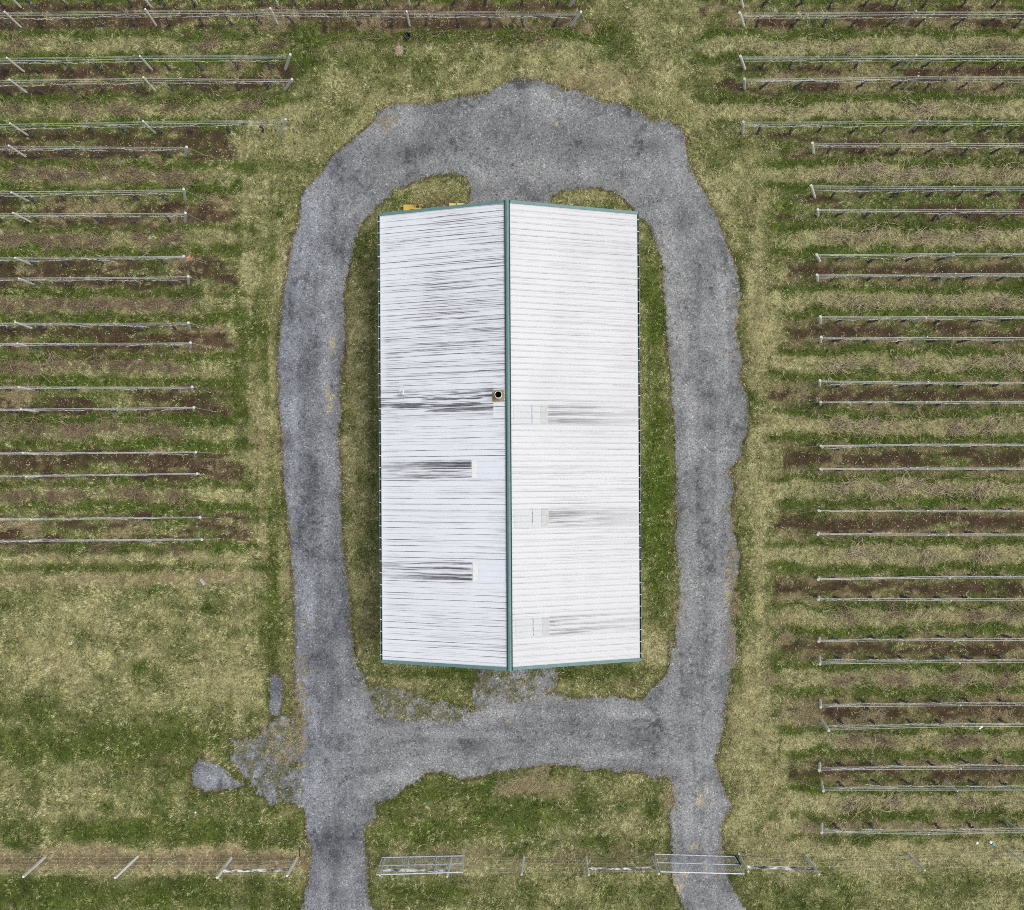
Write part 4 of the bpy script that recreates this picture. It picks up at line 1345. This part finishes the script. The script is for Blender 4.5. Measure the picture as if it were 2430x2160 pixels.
def fence(label, posts, rails, wires_span, me, diag=None):
    b0 = P(*posts[0][:2])
    f = empty("deer_fence", b0)
    tag(f, label, "fence", "lengths of deer fence along the lower edge")
    bases = []
    for bx, by, tx, ty in posts:
        b, t = P(bx, by), P(tx, ty, FH)
        bases.append((b, t))
        put_post("fence_post", me, b, t, f)
    for i, j, hgt in rails:
        (b1, t1), (b2, t2) = bases[i], bases[j]
        p1, p2 = b1.lerp(t1, hgt / FH), b2.lerp(t2, hgt / FH)
        d = (p2 - p1).normalized()
        m = MB()
        q = [p1 + d * .09 + (p2 - p1 - d * .18) * k / 10 for k in range(11)]
        m.tube([p - b0 for p in q], [.085 + random.gauss(0, .004) for _ in q], 8)
        m.build("brace_rail", M_RAIL, f)
    allp = ([P(*wires_span[0])] if wires_span[0] else []) + [None] * 0
    seq = [(b, t) for b, t in bases]
    if wires_span[0]: seq = [(P(*wires_span[0]), P(*wires_span[0]) + Vector((-.1, 0, FH)))] + seq
    if wires_span[1]: seq = seq + [(P(*wires_span[1]), P(*wires_span[1]) + Vector((.1, 0, FH)))]
    for h in (.25, .7, 1.2, 1.75, 2.3):
        m = MB()
        pts = []
        for b, t in seq: pts.append(b.lerp(t, h / FH) + Vector((0, .09, random.gauss(0, .03))) - b0)
        m.tube(pts, .0024, 4, cap=False)
        m.build("wire", M_WIRE, f)
    for (i, h1, j, h2) in (diag or []):
        m = MB()
        p1, p2 = bases[i][0].lerp(bases[i][1], h1 / FH), bases[j][0].lerp(bases[j][1], h2 / FH)
        for o_ in (-.06, .06): m.tube([p1 - b0 + Vector((0, o_, 0)), p2 - b0 + Vector((0, o_, .05))], .007, 4)
        m.build("brace_wire", M_STRAW, f)
    return f


fence("pale wooden deer fence running left from the left drive with one brace rail",
      [(107, 2034, 55, 2081), (327, 2033, 273, 2084), (549, 2035, 515, 2083), (706, 2036, 681, 2079)], [(2, 3, 1.65)], ((-120, 2034), None), FP, [(2, 1.6, 3, .15)])
fence("grey wooden deer fence between the two drives with two brace rails",
      [(914, 2038, 901, 2078), (1071, 2037, 1061, 2081), (1243, 2033, 1238, 2076), (1390, 2033, 1397, 2077), (1548, 2033, 1564, 2074)], [(0, 1, 1.65), (3, 4, 1.6)], (None, None), FP2)
fence("grey wooden deer fence running right from the right drive with one brace rail",
      [(1753, 2028, 1776, 2069), (1910, 2028, 1944, 2076), (2153, 2024, 2195, 2066), (2393, 2018, 2450, 2062)], [(0, 1, 1.75)], (None, (2560, 2018)), FP2, [(1, 1.6, 0, .15)])


def gate(label, bl, br, tl, tr, zh, cat="gate"):
    p00, p10, p01, p11 = P(*bl, .12), P(*br, .12), P(*tl, zh), P(*tr, zh)
    g = empty("mesh_gate", p00 - Vector((0, 0, .12)))
    tag(g, label, cat, "mesh gates by the drives")
    o = g.location.copy()
    pt = lambda u, v: p00.lerp(p10, u).lerp(p01.lerp(p11, u), v) - o
    m = MB()
    for v in (0, .49, 1): m.tube([pt(0, v), pt(1, v)], .032 if v != .49 else .026, 8)
    for u in (0, .333, .667, 1): m.tube([pt(u, 0), pt(u, 1)], .028, 8)
    m.build("frame", M_GALV, g)
    m = MB()
    off = Vector((0, .03, 0))
    for k in range(1, 56): m.tube([pt(k / 56, 0) + off, pt(k / 56, 1) + off], .0022, 3, cap=False)
    for k in range(1, 26): m.tube([pt(0, k / 26) + off, pt(1, k / 26) + off], .0022, 3, cap=False)
    m.build("wire_mesh", M_GALV, g)
    return g


g1 = gate("open galvanised mesh gate folded back over the grass between the two drives", (907, 2035), (1101, 2031), (893, 2076), (1098, 2070), 2.15)
g2 = gate("closed galvanised mesh gate across the gravel of the right drive", (1553, 2027), (1743, 2033), (1568, 2069), (1766, 2074), 2.15)
for gt_, hx in ((g1, 0), (g2, 1)):
    pass
c = P(1746, 2033) - g2.location
m = MB(); m.tube([(c.x, c.y + .02, 0), (c.x, c.y + .02, .9)], .03, 8); m.box((c.x - .06, c.y, .5), (.12, .12, .16)); m.build("latch", M_SOOT, g2)
c = P(1752, 2052, 1.05) - g2.location
m = MB(); m.box((c.x - .02, c.y, c.z), (.26, .10, .10)); m.box((c.x + .08, c.y + .05, c.z + .02), (.10, .16, .08)); m.build("hinge", M_SOOT, g2)

st_ = empty("metal_stake", P(711, 2034)); tag(st_, "thin dark metal stake by the post where the left fence meets the left drive", "stake")
b_, t_ = P(711, 2034), P(712, 1998)
MB().tube([(0, 0, 0.02), (.02, .45, .12), (.03, .92, .30)], .022, 6).build("rod", M_SOOT, st_)
MB().box((.03, .93, .31), (.06, .05, .05)).build("cap", M_SCREW, st_)
st_ = empty("gate_pipe", P(1745, 2031)); tag(st_, "short upright steel pipe beside the hinge post of the right drive gate", "pipe")
MB().tube([(0, 0, -.1), (0, 0, .55), (0, .42, .75)], .028, 8).build("pipe", M_SOOT, st_)
MB().tube([(0, .40, .745), (0, .50, .79)], .05, 8).build("pipe_head", M_GALV, st_)

# ------------------------------------------------------------------ small things lying about
m = MB(); ring_tube(m, (0, 0, 0), [(.001, .0), (.14, .0), (.17, .26), (.185, .27), (.16, .27), (.135, .03), (.001, .02)], 16)
o = m.build("plastic_tub", M_BLACK, None, True, P(966, 86)); o.rotation_euler = (.35, .2, 0)
tag(o, "black plastic tub lying in green grass above the drive loop", "tub")
m = MB()
rr = random.Random(5)
for _ in range(420):
    a, r = rr.uniform(0, 6.28), rr.random() ** .5 * .24
    x, y = r * math.cos(a) * .85, r * math.sin(a) * 1.15
    ang = rr.uniform(0, 6.28)
    ln = rr.uniform(.08, .24)
    d = Vector((math.cos(ang), math.sin(ang), rr.uniform(.1, .9))).normalized() * ln
    n_ = Vector((-math.sin(ang), math.cos(ang), 0)) * rr.uniform(.007, .013)
    p = Vector((x, y, rr.uniform(0, .10)))
    m.quad(p - n_, p + n_, p + d)
o = m.build("dead_weed", M_STRAW, None, False, P(949, 122))
tag(o, "tan clump of dead weed standing in green grass below the black tub", "weed")
cp = empty("plastic_cup", P(2351, 1999)); tag(cp, "white and turquoise plastic cup lying in dry grass near the lower right corner", "cup")
R_ = Matrix.Rotation(math.radians(-38), 4, 'Z') @ Matrix.Rotation(math.radians(86), 4, 'Y')
for nm, mt, prof in (("body", M_TURQ, [(.001, .03), (.075, .03), (.08, .20), (.001, .2)]), ("band", M_BLACK, [(.082, -.005), (.082, .03), (.001, .03)]), ("lid", M_WHITE, [(.001, -.14), (.07, -.14), (.082, -.005), (.001, -.004)])):
    m = MB(); ring_tube(m, (0, 0, 0), prof, 14); x_ = m.build(nm, mt, cp, True); x_.matrix_local = Matrix.Translation((0, 0, .08)) @ R_
m = MB(); ring_tube(m, (0, 0, 0), [(.001, .0), (.07, .01), (.088, .04), (.07, .075), (.02, .085), (.001, .085)], 12)
o = m.build("plastic_disc", M_WHITE, None, True, P(2318, 2000)); tag(o, "small round whitish disc lying in dry grass left of the turquoise cup", "disc")
m = MB(); R2 = Matrix.Rotation(math.radians(-56), 3, 'Z')
m.box((0, 0, .06), (.42, .17, .10), R2); m.box((.0, .0, .125), (.36, .11, .03), R2)
o = m.build("concrete_block", M_CONC, None, False, P(482, 1381)); tag(o, "small grey concrete block on the straw strip below the last left vine row", "block")
m = MB(); ring_tube(m, (0, 0, 0), [(.001, -.02), (.055, .0), (.065, .035), (.04, .07), (.001, .08)], 9)
o = m.build("white_stone", M_WHITE, None, True, P(464, 1928)); tag(o, "lone white stone in the lawn left of the left drive", "stone")
m = MB(); m.box((0, 0, 0), (.15, .07, .05), Matrix.Rotation(.7, 3, 'Z')); m.box((.07, .08, .01), (.12, .09, .06), Matrix.Rotation(.4, 3, 'Z'))
o = m.build("white_tag", M_WHITE, None, False, P(2326, 1728, 1.36)); tag(o, "white tag hanging on the wires of the twenty-fourth right vine row", "tag")
print("vines", vcount)
